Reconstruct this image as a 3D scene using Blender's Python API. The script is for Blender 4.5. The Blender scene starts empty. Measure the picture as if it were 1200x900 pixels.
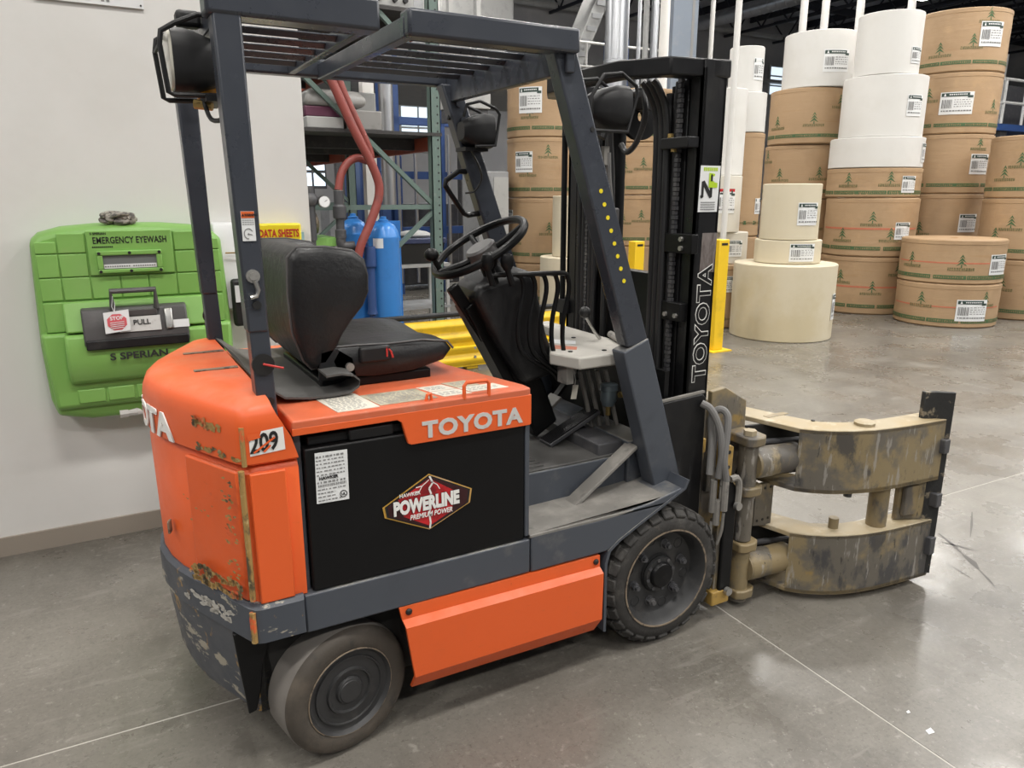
import bpy, math, random
from mathutils import Vector, Matrix
random.seed(7)
scn = bpy.context.scene
COL = scn.collection
R = math.radians
PI = math.pi

# ------------------------------------------------------------------ camera
yaw, pitch = 0.508, 0.248
fw = Vector((math.sin(yaw)*math.cos(pitch), math.cos(yaw)*math.cos(pitch), -math.sin(pitch)))
rt = Vector((math.cos(yaw), -math.sin(yaw), 0))
up = rt.cross(fw)
cd = bpy.data.cameras.new('camera'); cam = bpy.data.objects.new('camera', cd); COL.objects.link(cam)
cam.matrix_world = Matrix(((rt.x, up.x, -fw.x, -1.718), (rt.y, up.y, -fw.y, -1.909), (rt.z, up.z, -fw.z, 1.643), (0, 0, 0, 1)))
cd.sensor_width = 36; cd.lens = 874.757*36/1200; cd.clip_start = .05; cd.clip_end = 200
scn.camera = cam
CAMP = Vector((-1.718, -1.909, 1.643))

# ------------------------------------------------------------------ world, lamps, exposure
w = bpy.data.worlds.new('world'); scn.world = w; w.use_nodes = True
w.node_tree.nodes['Background'].inputs[0].default_value = (0.93, 0.96, 1.0, 1)
w.node_tree.nodes['Background'].inputs[1].default_value = 0.22
scn.view_settings.view_transform = 'Standard'; scn.view_settings.look = 'None'
scn.view_settings.gamma = 1; scn.view_settings.use_curve_mapping = False
scn.view_settings.exposure = 0.0
LAMP_POWER = 200
LAMPS = [(x, y) for x in (-6.5, -1.2, 4.1, 9.4, 14.7, 20.0) for y in (-7.0, -2.2, 2.6, 7.4, 13.1)]
LAMP_Z = 7.2
for lx, ly in LAMPS:
    ld = bpy.data.lights.new('hall_lamp_light', 'AREA'); ld.shape = 'RECTANGLE'; ld.size = 1.5; ld.size_y = 0.6
    ld.energy = LAMP_POWER; ld.color = (1.0, 0.97, 0.92)
    lo = bpy.data.objects.new('hall_lamp_light', ld); COL.objects.link(lo); lo.location = (lx, ly, LAMP_Z)
    if lx > 9:   # added upward fill lights, not fixtures, to brighten the roof and trusses
        ul = ld.copy(); ul.energy = LAMP_POWER*1.1; uo = bpy.data.objects.new('roof_fill_light', ul); COL.objects.link(uo)
        uo.location = (lx, ly, LAMP_Z+.4); uo.rotation_euler = (PI, 0, 0)

# ------------------------------------------------------------------ helpers
class MB:
    def __init__(s): s.v = []; s.f = []; s.m = []; s.mi = 0
    def add(s, vs, fs):
        b = len(s.v); s.v += [tuple(v) for v in vs]; s.f += [[i+b for i in f] for f in fs]; s.m += [s.mi]*len(fs); return s
    def obox(s, c, u, v, w_):
        c, u, v, w_ = map(Vector, (c, u, v, w_))
        if u.cross(v).dot(w_) < 0: w_ = -w_
        P = [c+a*u+b*v+d*w_ for d in (-1, 1) for b in (-1, 1) for a in (-1, 1)]
        return s.add(P, [(0, 2, 3, 1), (4, 5, 7, 6), (0, 1, 5, 4), (2, 6, 7, 3), (0, 4, 6, 2), (1, 3, 7, 5)])
    def box(s, x0, x1, y0, y1, z0, z1):
        return s.obox(((x0+x1)/2, (y0+y1)/2, (z0+z1)/2), (abs(x1-x0)/2, 0, 0), (0, abs(y1-y0)/2, 0), (0, 0, abs(z1-z0)/2))
    def bar(s, p0, p1, w_, h, upv=(0, 0, 1)):
        p0, p1 = Vector(p0), Vector(p1); d = (p1-p0); L = d.length; d.normalize()
        sd = d.cross(Vector(upv)).normalized(); u = sd.cross(d)
        return s.obox((p0+p1)/2, d*L/2, sd*w_/2, u*h/2)
    def tube(s, pts, r, seg=8, closed=False, caps=True, sm=0):
        P = [Vector(p) for p in pts]
        if sm: P = smooth(P, sm, closed)
        n = len(P); rings = []; rr = r if isinstance(r, (list, tuple)) else None
        t0 = (P[1]-P[0]).normalized()
        a = t0.orthogonal().normalized(); prev = t0
        for i in range(n):
            if closed: t = (P[(i+1) % n]-P[i-1]).normalized()
            else: t = (P[min(i+1, n-1)]-P[max(i-1, 0)]).normalized()
            q = prev.rotation_difference(t); a = q @ a; a = (a-t*a.dot(t)).normalized(); prev = t
            b = t.cross(a); ri = rr[min(int(i*len(rr)/n), len(rr)-1)] if rr else r
            rings.append([P[i]+(a*math.cos(2*PI*k/seg)+b*math.sin(2*PI*k/seg))*ri for k in range(seg)])
        return s.loft(rings, caps and not closed, loop=closed)
    def loft(s, rings, caps=True, loop=False, close=True):
        n = len(rings[0]); vs = [p for r_ in rings for p in r_]; fs = []
        m = len(rings)
        for i in range(m if loop else m-1):
            j = (i+1) % m
            for k in range(n if close else n-1):
                k2 = (k+1) % n; fs.append((i*n+k, i*n+k2, j*n+k2, j*n+k))
        if caps and not loop: fs.append(tuple(range(n))[::-1]); fs.append(tuple((m-1)*n+k for k in range(n)))
        return s.add(vs, fs)
    def lathe(s, prof, base=(0, 0, 0), axis=(0, 0, 1), seg=24, capa=True, a0=0, a1=2*PI):
        base, ax = Vector(base), Vector(axis).normalized(); a = ax.orthogonal().normalized()
        if abs(ax.z) > .99: a = Vector((1, 0, 0))
        b = ax.cross(a); full = abs(a1-a0-2*PI) < 1e-6; ns = seg if full else seg+1
        rings = [[base+ax*h+(a*math.cos(a0+(a1-a0)*k/seg)+b*math.sin(a0+(a1-a0)*k/seg))*r for k in range(ns)] for r, h in prof]
        return s.loft(rings, capa and full, close=full)
    def cyl(s, p0, p1, r0, r1=None, seg=16):
        p0, p1 = Vector(p0), Vector(p1); r1 = r0 if r1 is None else r1
        return s.lathe([(r0, 0), (r1, (p1-p0).length)], p0, p1-p0, seg)
    def prism(s, poly, ax, lo, hi):
        def mk(p, t): return (t, p[0], p[1]) if ax == 'x' else (p[0], t, p[1]) if ax == 'y' else (p[0], p[1], t)
        A = sum(poly[i][0]*poly[(i+1) % len(poly)][1]-poly[(i+1) % len(poly)][0]*poly[i][1] for i in range(len(poly)))
        if (A < 0) != (ax == 'y'): poly = poly[::-1]
        return s.loft([[mk(p, lo) for p in poly], [mk(p, hi) for p in poly]])
    def sph(s, c, r, seg=16, rings=10):
        c = Vector(c); r = r if isinstance(r, (tuple, list)) else (r, r, r)
        L = []
        for i in range(rings+1):
            t = -PI/2+PI*i/rings; cs = max(math.cos(t), 1e-3)
            L.append([c+Vector((r[0]*cs*math.cos(2*PI*k/seg), r[1]*cs*math.sin(2*PI*k/seg), r[2]*math.sin(t))) for k in range(seg)])
        return s.loft(L)
    def patch(s, c, r, p0, p1, z0, z1, n=4, th=.002):
        # a thin curved sheet on a vertical cylinder
        o = []; 
        for rad in (r, r+th):
            o.append([(c[0]+rad*math.cos(p0+(p1-p0)*k/n), c[1]+rad*math.sin(p0+(p1-p0)*k/n)) for k in range(n+1)])
        ring = o[1]+o[0][::-1]
        return s.loft([[(x, y, z0) for x, y in ring], [(x, y, z1) for x, y in ring]])
    def build(s, name, mat, parent=None, bevel=0, angle=35, seg=2, kind=None):
        me = bpy.data.meshes.new(name); me.from_pydata(s.v, [], s.f); me.update()
        mats = mat if isinstance(mat, (list, tuple)) else [mat]
        for m in mats: me.materials.append(m)
        for p, mi in zip(me.polygons, s.m): p.material_index = mi; p.use_smooth = True
        me.set_sharp_from_angle(angle=R(angle))
        o = bpy.data.objects.new(name, me); COL.objects.link(o)
        if bevel:
            bv = o.modifiers.new('edge', 'BEVEL'); bv.width = bevel; bv.segments = seg; bv.limit_method = 'ANGLE'; bv.angle_limit = R(38)
        if parent: adopt(o, parent)
        if kind: o['kind'] = kind
        return o

WM = {}
def wm(o):
    # world matrix worked out by hand (the depsgraph is not updated while the script runs)
    if o.name in WM: return WM[o.name]
    m = Matrix.Translation(o.location)
    if o.parent: m = wm(o.parent) @ o.matrix_parent_inverse @ m
    return m
def adopt(o, parent):
    o.parent = parent; o.matrix_parent_inverse = wm(parent).inverted()
def smooth(P, n, closed=False):
    out = []; m = len(P)
    for i in range(m if closed else m-1):
        p1, p2 = P[i], P[(i+1) % m]
        p0 = P[i-1] if (closed or i > 0) else p1*2-p2
        p3 = P[(i+2) % m] if (closed or i+2 < m) else p2*2-p1
        for k in range(n):
            t = k/n
            out.append(.5*((2*p1)+(p2-p0)*t+(2*p0-5*p1+4*p2-p3)*t*t+(3*p1-p0-3*p2+p3)*t**3))
    if not closed: out.append(P[-1])
    return out
def empty(name, loc, label, cat, group=None):
    o = bpy.data.objects.new(name, None); COL.objects.link(o); o.location = loc; o.empty_display_size = .1
    return tag(o, label, cat, group)
def tag(o, label, cat, group=None):
    o['label'] = label; o['category'] = cat
    if group: o['group'] = group
    return o
def struct(o): o['kind'] = 'structure'; return o
def copy_tree(o, parent=None, off=(0, 0, 0)):
    c = o.copy(); COL.objects.link(c)
    if parent: c.parent = parent
    else: c.location = o.location+Vector(off)
    for ch in list(o.children): copy_tree(ch, c)
    return c
def text(name, s, size, org, xd, yd, mat, parent=None, depth=.0006, off=0.0, sx=1.0, align='LEFT', fn=None, space=1.0, shear=0.0):
    cu = bpy.data.curves.new(name, 'FONT'); cu.body = s; cu.size = size; cu.extrude = depth; cu.offset = off*size
    cu.align_x = align; cu.space_character = space; cu.resolution_u = 3; cu.shear = shear
    t = bpy.data.objects.new(name, cu); COL.objects.link(t)
    me = bpy.data.meshes.new_from_object(t); bpy.data.objects.remove(t)
    org, xd, yd = Vector(org), Vector(xd).normalized(), Vector(yd).normalized(); nd = xd.cross(yd)
    for v in me.vertices:
        x, y, z = v.co.x*sx, v.co.y, v.co.z+depth
        v.co = fn(x, y, z) if fn else org+xd*x+yd*y+nd*z
    me.materials.clear(); me.materials.append(mat)
    o = bpy.data.objects.new(name, me); COL.objects.link(o)
    if parent: adopt(o, parent)
    return o

# ------------------------------------------------------------------ materials
def pm(name, col, rough=.5, metal=0.0, spots=(), bump=None, rvar=None, spec=.5, emit=None, coat=0):
    m = bpy.data.materials.new(name); m.use_nodes = True; nt = m.node_tree; N = nt.nodes; L = nt.links
    b = N['Principled BSDF']; b.inputs['Roughness'].default_value = rough; b.inputs['Metallic'].default_value = metal
    b.inputs['Specular IOR Level'].default_value = spec; b.inputs['Coat Weight'].default_value = coat
    tc = N.new('ShaderNodeTexCoord')
    def noise(scale, stretch=(1, 1, 1), detail=6, dist=0.0, seed=0):
        mp = N.new('ShaderNodeMapping'); mp.inputs['Scale'].default_value = stretch; mp.inputs['Location'].default_value = (seed*3.7, seed*1.3, seed*2.1)
        L.new(tc.outputs['Object'], mp.inputs['Vector'])
        n = N.new('ShaderNodeTexNoise'); n.inputs['Scale'].default_value = scale; n.inputs['Detail'].default_value = detail
        n.inputs['Roughness'].default_value = .62; n.inputs['Distortion'].default_value = dist
        L.new(mp.outputs[0], n.inputs['Vector']); return n.outputs['Fac']
    def ramp(f, lo, hi, amt=1.0):
        r = N.new('ShaderNodeMapRange'); r.interpolation_type = 'SMOOTHSTEP'; r.inputs['From Min'].default_value = lo; r.inputs['From Max'].default_value = hi
        r.inputs['To Max'].default_value = amt; L.new(f, r.inputs['Value']); return r.outputs[0]
    cur = None
    for i, sp in enumerate(spots):
        c, scale, lo, hi, amt = sp[:5]; st = sp[5] if len(sp) > 5 else (1, 1, 1); topd = len(sp) > 6 and sp[6]
        f = ramp(noise(scale, st, seed=i+1), lo, hi, amt)
        if topd:   # dust that has settled on upward faces
            g = N.new('ShaderNodeNewGeometry'); sx = N.new('ShaderNodeSeparateXYZ'); L.new(g.outputs['Normal'], sx.inputs[0])
            mu = N.new('ShaderNodeMath'); mu.operation = 'MULTIPLY'; L.new(f, mu.inputs[0]); L.new(ramp(sx.outputs['Z'], .55, .9), mu.inputs[1]); f = mu.outputs[0]
        mx = N.new('ShaderNodeMix'); mx.data_type = 'RGBA'; L.new(f, mx.inputs['Factor'])
        if cur: L.new(cur, mx.inputs['A'])
        else: mx.inputs['A'].default_value = (*col, 1)
        mx.inputs['B'].default_value = (*c, 1); cur = mx.outputs['Result']
    if cur: L.new(cur, b.inputs['Base Color'])
    else: b.inputs['Base Color'].default_value = (*col, 1)
    if rvar:
        L.new(ramp_to(N, L, noise(rvar[0], seed=9), rvar[1], rvar[2]), b.inputs['Roughness'])
    if bump:
        bp_ = N.new('ShaderNodeBump'); bp_.inputs['Strength'].default_value = bump[1]; bp_.inputs['Distance'].default_value = bump[2] if len(bump) > 2 else .01
        L.new(noise(bump[0], bump[3] if len(bump) > 3 else (1, 1, 1), seed=5), bp_.inputs['Height']); L.new(bp_.outputs[0], b.inputs['Normal'])
    if emit:
        b.inputs['Emission Color'].default_value = (*emit[0], 1); b.inputs['Emission Strength'].default_value = emit[1]
    return m
def ramp_to(N, L, f, a, b):
    r = N.new('ShaderNodeMapRange'); r.inputs['From Min'].default_value = .3; r.inputs['From Max'].default_value = .7
    r.inputs['To Min'].default_value = a; r.inputs['To Max'].default_value = b; L.new(f, r.inputs['Value']); return r.outputs[0]

M = {}
M['wall'] = pm('painted_wall', (.70, .69, .665), .55, spots=[((.60, .585, .55), 1.3, .45, .75, .5), ((.5, .48, .45), 9, .62, .8, .25)])
M['baseboard'] = pm('rubber_baseboard', (.30, .26, .215), .5)
M['floor'] = pm('polished_concrete', (.165, .152, .132), .3, spots=[((.088, .079, .066), .9, .42, .68, .85), ((.205, .192, .167), 1.7, .46, .70, .8), ((.21, .195, .17), 55, .46, .68, .45), ((.07, .064, .056), 70, .5, .7, .4), ((.10, .092, .08), 4.5, .56, .75, .6),
            ((.34, .325, .29), 26, .60, .72, .5), ((.085, .078, .07), 38, .60, .74, .6), ((.28, .26, .235), 3.0, .57, .68, .3, (1, 7, 1)), ((.12, .11, .095), 2.2, .56, .7, .5, (7, 1, 1)), ((.42, .40, .36), 130, .62, .72, .75), ((.06, .055, .05), 95, .63, .72, .6)], rvar=(2.2, .17, .42), bump=(60, .08, .003), spec=.55)
M['joint'] = pm('joint_filler', (.42, .40, .36), .6)
M['orange'] = pm('orange_paint', (.74, .112, .022), .38, spots=[((.48, .10, .03), 2.2, .5, .8, .35), ((.42, .10, .03), 30, .62, .75, .35, (1, 1, 5)), ((.05, .035, .02), 14, .70, .76, .9, (2.5, 2.5, 1)), ((.55, .25, .16), 5, .35, .75, .55, (1, 1, 1), True)], rvar=(6, .3, .55), bump=(40, .05, .002))
M['orange_dusty'] = pm('dusty_orange_paint', (.56, .125, .055), .5, spots=[((.33, .13, .08), 3.0, .42, .75, .75), ((.72, .13, .04), 1.5, .5, .75, .6), ((.5, .28, .2), 7, .55, .75, .5)], rvar=(6, .35, .6))
M['chipped'] = pm('chipped_paint_edge', (.36, .22, .07), .65, spots=[((.06, .05, .03), 22, .48, .6, .9, (1, 1, .6)), ((.7, .11, .03), 11, .54, .62, .9), ((.55, .45, .22), 40, .55, .7, .6)], bump=(60, .5, .004))
M['grey'] = pm('slate_grey_paint', (.062, .070, .086), .42, spots=[((.20, .19, .175), 7, .58, .76, .35), ((.03, .033, .04), 5, .55, .8, .5), ((.30, .285, .25), 4.5, .4, .7, .8, (1, 1, 1), True)], rvar=(7, .32, .5))
M['post'] = pm('gloss_slate_paint', (.040, .045, .057), .30, spots=[((.10, .11, .13), 14, .6, .75, .3), ((.2, .2, .2), 60, .7, .78, .5)], rvar=(9, .22, .4))
M['greyworn'] = pm('scraped_grey_paint', (.062, .070, .086), .5, spots=[((.42, .38, .30), 7, .585, .62, .85, (1, 1, 2.2)), ((.34, .20, .06), 12, .60, .64, .9, (1, 1, .7)), ((.7, .10, .025), 9, .66, .69, .9), ((.02, .02, .022), 5, .58, .75, .7)], rvar=(7, .35, .6))
M['steel_dusty'] = pm('dusty_steel', (.19, .18, .165), .55, spots=[((.33, .31, .28), 6, .45, .7, .7), ((.06, .06, .06), 14, .58, .72, .7)])
M['black'] = pm('black_paint', (.006, .006, .0065), .38, spots=[((.03, .03, .03), 12, .68, .8, .5)], rvar=(5, .3, .5), spec=.22)
M['blacksat'] = pm('black_plastic', (.011, .011, .012), .5, spec=.35, spots=[((.06, .058, .055), 8, .52, .75, .5)])
M['mast'] = pm('black_mast_paint', (.009, .009, .010), .36, spec=.3, spots=[((.06, .06, .062), 9, .60, .75, .5, (1, 1, .2)), ((.035, .033, .03), 3, .5, .75, .6)], rvar=(6, .25, .48))
M['underside'] = pm('dark_underside', (.012, .011, .010), .7)  # plain near-black, also on the plate that darkens the clamp arm gap
M['rubber'] = pm('black_tyre_rubber', (.028, .026, .024), .75, spots=[((.095, .088, .08), 7, .5, .72, .8), ((.14, .12, .10), 22, .6, .75, .5)], bump=(70, .6, .004))
M['rubber_worn'] = pm('worn_tyre_tread', (.17, .155, .14), .7, spots=[((.06, .052, .045), 5, .5, .75, .7), ((.19, .17, .15), 30, .55, .7, .4, (1, 6, 1))], bump=(90, .25, .002))
M['rubber_side'] = pm('dusty_tyre_sidewall', (.060, .050, .040), .72, spots=[((.13, .105, .08), 6, .45, .7, .7), ((.03, .028, .026), 16, .55, .7, .7)], bump=(80, .4, .003))
M['rim'] = pm('dark_wheel_rim', (.04, .04, .041), .5, metal=.3, spots=[((.09, .085, .08), 12, .52, .7, .6)])
M['rust'] = pm('rusty_edge', (.22, .17, .12), .7, spots=[((.06, .05, .04), 25, .5, .6, .9)])
M['vinyl'] = pm('black_vinyl', (.010, .010, .011), .42, spec=.4, spots=[((.03, .029, .028), 6, .5, .8, .6)], bump=(9, .35, .02))
M['rubbermat'] = pm('grey_rubber_mat', (.075, .073, .070), .6, spots=[((.14, .135, .13), 8, .5, .75, .6)])
M['silver'] = pm('silver_vinyl_lettering', (.56, .55, .53), .4, spots=[((.35, .33, .3), 30, .55, .7, .4)])
M['white'] = pm('white_print', (.78, .77, .74), .5)
M['offwhite'] = pm('grubby_white_sticker', (.60, .57, .49), .55, spots=[((.30, .27, .2), 18, .55, .7, .55)])
M['tan_sticker'] = pm('worn_tan_sticker', (.42, .38, .28), .6, spots=[((.22, .2, .16), 16, .45, .65, .7), ((.6, .2, .1), 9, .62, .72, .6)])
M['ink'] = pm('black_ink', (.012, .012, .012), .5)
M['greyink'] = pm('grey_ink', (.22, .22, .22), .5)
M['red'] = pm('red_print', (.55, .015, .02), .4, spots=[((.08, .005, .008), 14, .4, .7, .8)])
M['gold'] = pm('gold_border', (.62, .36, .07), .35, metal=.3, spots=[((.75, .5, .3), 9, .5, .7, .8)])
M['tray'] = pm('light_grey_tray', (.46, .44, .40), .5, spots=[((.24, .22, .2), 9, .52, .72, .7), ((.1, .09, .08), 30, .65, .75, .5)])
M['chrome'] = pm('bright_steel', (.55, .54, .52), .28, metal=1)
M['bolt'] = pm('zinc_bolt', (.45, .44, .42), .4, metal=.8, spots=[((.2, .19, .17), 40, .5, .7, .6)])
M['brass'] = pm('brass_fitting', (.45, .32, .12), .4, metal=.7)
M['hose'] = pm('black_hose', (.018, .018, .019), .45)
M['hosegrey'] = pm('dusty_grey_hose', (.16, .155, .15), .6)
M['clamp'] = pm('khaki_clamp_paint', (.25, .19, .10), .5, spots=[((.17, .14, .09), 3, .45, .6, .8), ((.085, .08, .078), 4.5, .52, .60, .85, (1, 1, .5)), ((.05, .045, .04), 12, .62, .72, .7), ((.48, .30, .06), 3.8, .58, .7, .6)], rvar=(6, .32, .6), bump=(30, .1, .003))
M['clampgrey'] = pm('scraped_clamp_face', (.135, .12, .098), .45, spots=[((.26, .20, .105), 3.2, .48, .58, .9, (1, 1, 1)), ((.05, .05, .054), 6, .52, .60, .85, (1, 1, .5)), ((.33, .31, .28), 16, .58, .64, .7, (2.5, 2.5, .4)), ((.04, .038, .034), 30, .63, .68, .8, (1.5, 1.5, .4)), ((.36, .23, .05), 4.4, .62, .72, .65)], rvar=(6, .3, .55), bump=(25, .12, .004))
M['clamptop'] = pm('dusty_khaki_top', (.36, .30, .20), .6, spots=[((.36, .27, .14), 5, .45, .7, .7), ((.6, .54, .42), 14, .55, .7, .5)])
M['yellowframe'] = pm('mustard_frame_paint', (.40, .25, .06), .5, spots=[((.16, .115, .06), 6, .45, .62, .9), ((.06, .05, .04), 13, .6, .7, .8)])
M['padrubber'] = pm('chipped_black_pad', (.02, .02, .02), .65, spots=[((.25, .21, .15), 20, .56, .64, .8)], bump=(40, .6, .006))
M['eyegreen'] = pm('green_plastic', (.215, .44, .10), .42, spots=[((.27, .48, .15), 3, .45, .75, .5), ((.30, .38, .14), 9, .64, .78, .35)])
M['dkgrey_plastic'] = pm('dark_grey_plastic', (.075, .072, .072), .4, spots=[((.15, .14, .14), 7, .5, .75, .5)])
M['window_clear'] = pm('smoked_window', (.17, .18, .175), .12)
M['cloth'] = pm('grey_rag', (.30, .28, .24), .9, spots=[((.08, .075, .07), 40, .48, .6, .8)])
M['yellow'] = pm('safety_yellow', (.80, .52, .015), .45, spots=[((.55, .36, .03), 4, .5, .75, .7), ((.3, .22, .05), 18, .64, .74, .5)])
M['yellowsign'] = pm('yellow_holder', (.82, .66, .02), .4)
M['redtext'] = pm('red_ink', (.50, .03, .025), .5)
M['kraft'] = pm('kraft_wrap', (.39, .262, .148), .62, spots=[((.33, .215, .118), 2.0, .45, .7, .7), ((.36, .215, .10), 4, .55, .75, .5, (.4, .4, 6)), ((.47, .31, .165), 3, .55, .7, .5)], bump=(3, .25, .02, (1, 1, 5)))
M['kraft_end'] = pm('kraft_header', (.47, .29, .14), .7)
M['paper'] = pm('white_paper_roll', (.62, .59, .52), .6, spots=[((.55, .50, .41), 1.6, .45, .7, .7), ((.62, .55, .42), 9, .66, .8, .3)])
M['paper_bright'] = pm('bright_paper_roll', (.64, .63, .605), .6, spots=[((.58, .565, .53), 1.5, .45, .7, .6)])
M['paper_cream'] = pm('cream_paper_roll', (.60, .535, .40), .6, spots=[((.52, .44, .28), 1.1, .45, .68, .8), ((.5, .42, .28), 10, .68, .8, .3)])
M['greenprint'] = pm('green_print', (.06, .125, .05), .6, spots=[((.12, .16, .07), 60, .5, .6, .6)])
M['paleprint'] = pm('faded_green_print', (.15, .135, .06), .6, spots=[((.36, .25, .12), 60, .48, .6, .7)])
M['redprint'] = pm('faded_red_print', (.50, .16, .09), .6)
M['skid'] = pm('skid_rubber', (.055, .05, .045), .5)
M['label'] = pm('label_paper', (.74, .75, .75), .5)
M['labelhead'] = pm('label_header', (.03, .055, .045), .5)
M['rackgreen'] = pm('rack_green', (.115, .165, .145), .5, spots=[((.2, .22, .2), 12, .55, .75, .5)])
M['rackorange'] = pm('rack_orange_beam', (.30, .06, .03), .5, spots=[((.15, .04, .03), 8, .5, .7, .6)])
M['redhose'] = pm('red_rubber_hose', (.24, .05, .04), .5, spots=[((.15, .045, .04), 9, .5, .7, .6)])
M['tankblue'] = pm('blue_enamel', (.045, .22, .60), .3, spots=[((.035, .16, .45), 5, .5, .75, .5)])
M['steelblue'] = pm('blue_steel', (.022, .055, .17), .45)
M['darkdeck'] = pm('dark_deck', (.035, .033, .032), .6, spots=[((.08, .07, .065), 9, .5, .7, .6)])
M['midgrey'] = pm('machine_grey', (.27, .275, .28), .5, spots=[((.18, .18, .18), 5, .5, .7, .6)])
M['palegrey'] = pm('pale_machine_grey', (.38, .38, .37), .5, spots=[((.28, .28, .275), 6, .5, .7, .6)])
M['darkmetal'] = pm('dark_metal', (.06, .06, .065), .5, spots=[((.12, .115, .11), 10, .5, .7, .6)])
M['galv'] = pm('galvanised_duct', (.42, .43, .45), .33, metal=.9, spots=[((.4, .41, .42), 6, .5, .7, .6)])
M['ceiling'] = pm('dark_roof_deck', (.50, .52, .57), .8)
M['truss'] = pm('truss_paint', (.022, .025, .034), .6)
M['backwall'] = pm('concrete_hall_wall', (.38, .38, .39), .8, spots=[((.50, .49, .48), .6, .45, .7, .6)])
M['column'] = pm('column_paint', (.20, .235, .285), .45, spots=[((.26, .28, .31), 5, .5, .7, .5)])
M['columnside'] = pm('column_flange_paint', (.24, .24, .235), .5)
M['lamp'] = pm('lamp_diffuser', (.9, .9, .88), .4, emit=((1, .97, .92), 6.0))
M['daylight'] = pm('daylit_pane', (.7, .8, .9), .3, emit=((.75, .88, 1.0), 1.1))
M['amber'] = pm('amber_lens', (.72, .30, .01), .25)
M['lens'] = pm('clear_lamp_lens', (.62, .60, .52), .18)
M['purple'] = pm('plum_carton', (.10, .025, .055), .5)
M['carton'] = pm('grey_shrink_wrap', (.24, .235, .225), .4, spots=[((.2, .19, .18), 9, .5, .65, .7)])
M['signgreen'] = pm('sign_green', (.05, .37, .13), .45)
M['lime'] = pm('lime_print', (.42, .60, .02), .5)
M['warnorange'] = pm('warning_orange', (.68, .12, .02), .5)
M['blue_tote'] = pm('navy_tote', (.03, .04, .10), .5)
# ================================================================== SETTING
fl = MB().box(-14, 42, -13, 27, -.2, -.0012).build('floor', M['joint']); struct(fl)
ang = -.0275; ux, uy = math.cos(ang), math.sin(ang)
S = 4.6
for i in range(-4, 10):
    for j in range(-4, 7):
        g = .004; q = []
        for a, b in ((i*S+g, j*S+g), ((i+1)*S-g, j*S+g), ((i+1)*S-g, (j+1)*S-g), (i*S+g, (j+1)*S-g)):
            q.append((.37+a*ux-b*uy, .39+a*uy+b*ux))
        MB().prism(q, 'z', -.06, 0).build('slab', M['floor'], fl)
SKID = [((1.823, .058), (1.70, -.14), .016), ((1.70, -.14), (1.62, -.255), .030), ((1.62, -.255), (1.514, -.392), .010), ((1.74, -.01), (1.795, -.148), .016), ((2.231, .128), (1.913, -.047), .010), ((1.55, -.15), (1.506, -.295), .008)]
for (a, b, w_) in SKID:
    a, b = Vector(a), Vector(b); t = (b-a).normalized(); n_ = Vector((-t.y, t.x))*w_/2
    MB().add([(*(a+n_*.5), .0008), (*((a+b)/2+n_*1.6), .0008), (*(b+n_*.3), .0008), (*(b-n_*.3), .0008), (*((a+b)/2-n_*.7), .0008), (*(a-n_*.5), .0008)], [(0, 1, 2, 3, 4, 5)]).build('skid_mark', M['skid'], fl)
wl = struct(MB().box(-10, -.71, 2.05, 2.22, 0, 3.7).build('wall_left', M['wall']))
struct(MB().box(-10, -.70, 2.035, 2.05, 0, .092).build('baseboard_left', M['baseboard']))
wb = struct(MB().box(-14, 42, 25.5, 25.9, 0, 9.6).build('wall_back', M['backwall']))
wr = struct(MB().box(41.5, 41.9, -13, 25.5, 0, 9.6).build('wall_right', M['backwall']))
ce = struct(MB().box(-14, 42, -13, 25.9, 9.6, 9.8).build('ceiling', M['ceiling']))
# roof trusses under the deck: chords and zig-zag webs
for k, x in enumerate([9+3.1*i for i in range(11)]):
    t = MB(); y0, y1, zb, zt = -12, 25.4, 8.55, 9.5
    t.box(x-.06, x+.06, y0, y1, zt-.1, zt); t.box(x-.05, x+.05, y0, y1, zb, zb+.1)
    n = 26
    for i in range(n):
        a = y0+(y1-y0)*i/n; b = y0+(y1-y0)*(i+1)/n; m_ = (a+b)/2
        t.bar((x, a, zt-.05), (x, m_, zb+.05), .05, .05, (1, 0, 0)); t.bar((x, m_, zb+.05), (x, b, zt-.05), .05, .05, (1, 0, 0))
    t.build('truss', M['truss'], ce)
for x in [9+1.55+3.1*i for i in range(10)]:
    MB().box(x-.04, x+.04, -12, 25.4, 9.3, 9.58).build('purlin', M['truss'], ce)
for y in (4.5, 10.0, 15.5, 21.0):
    MB().box(2, 41.4, y-.09, y+.09, 8.9, 9.15).build('girder', M['truss'], ce)
# windows of the far wall
def window(n, x0, x1, z0, z1, nx, nz):
    o = struct(MB().box(x0-.1, x1+.1, 25.42, 25.5, z0-.1, z1+.1).build('window_%d' % n, M['palegrey']))
    for i in range(nx):
        for k in range(nz):
            a = x0+(x1-x0)*i/nx; b = z0+(z1-z0)*k/nz
            MB().box(a+.04, a+(x1-x0)/nx-.04, 25.40, 25.425, b+.04, b+(z1-z0)/nz-.04).build('pane', M['daylight'], o)
window(1, 8.8, 10.2, 3.3, 5.6, 2, 3)
window(2, 11.3, 14.3, 5.5, 6.9, 4, 2)
window(3, 27.6, 28.7, 6.3, 7.6, 1, 3)
window(4, 6.6, 7.6, 2.6, 4.9, 1, 3)
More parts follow.
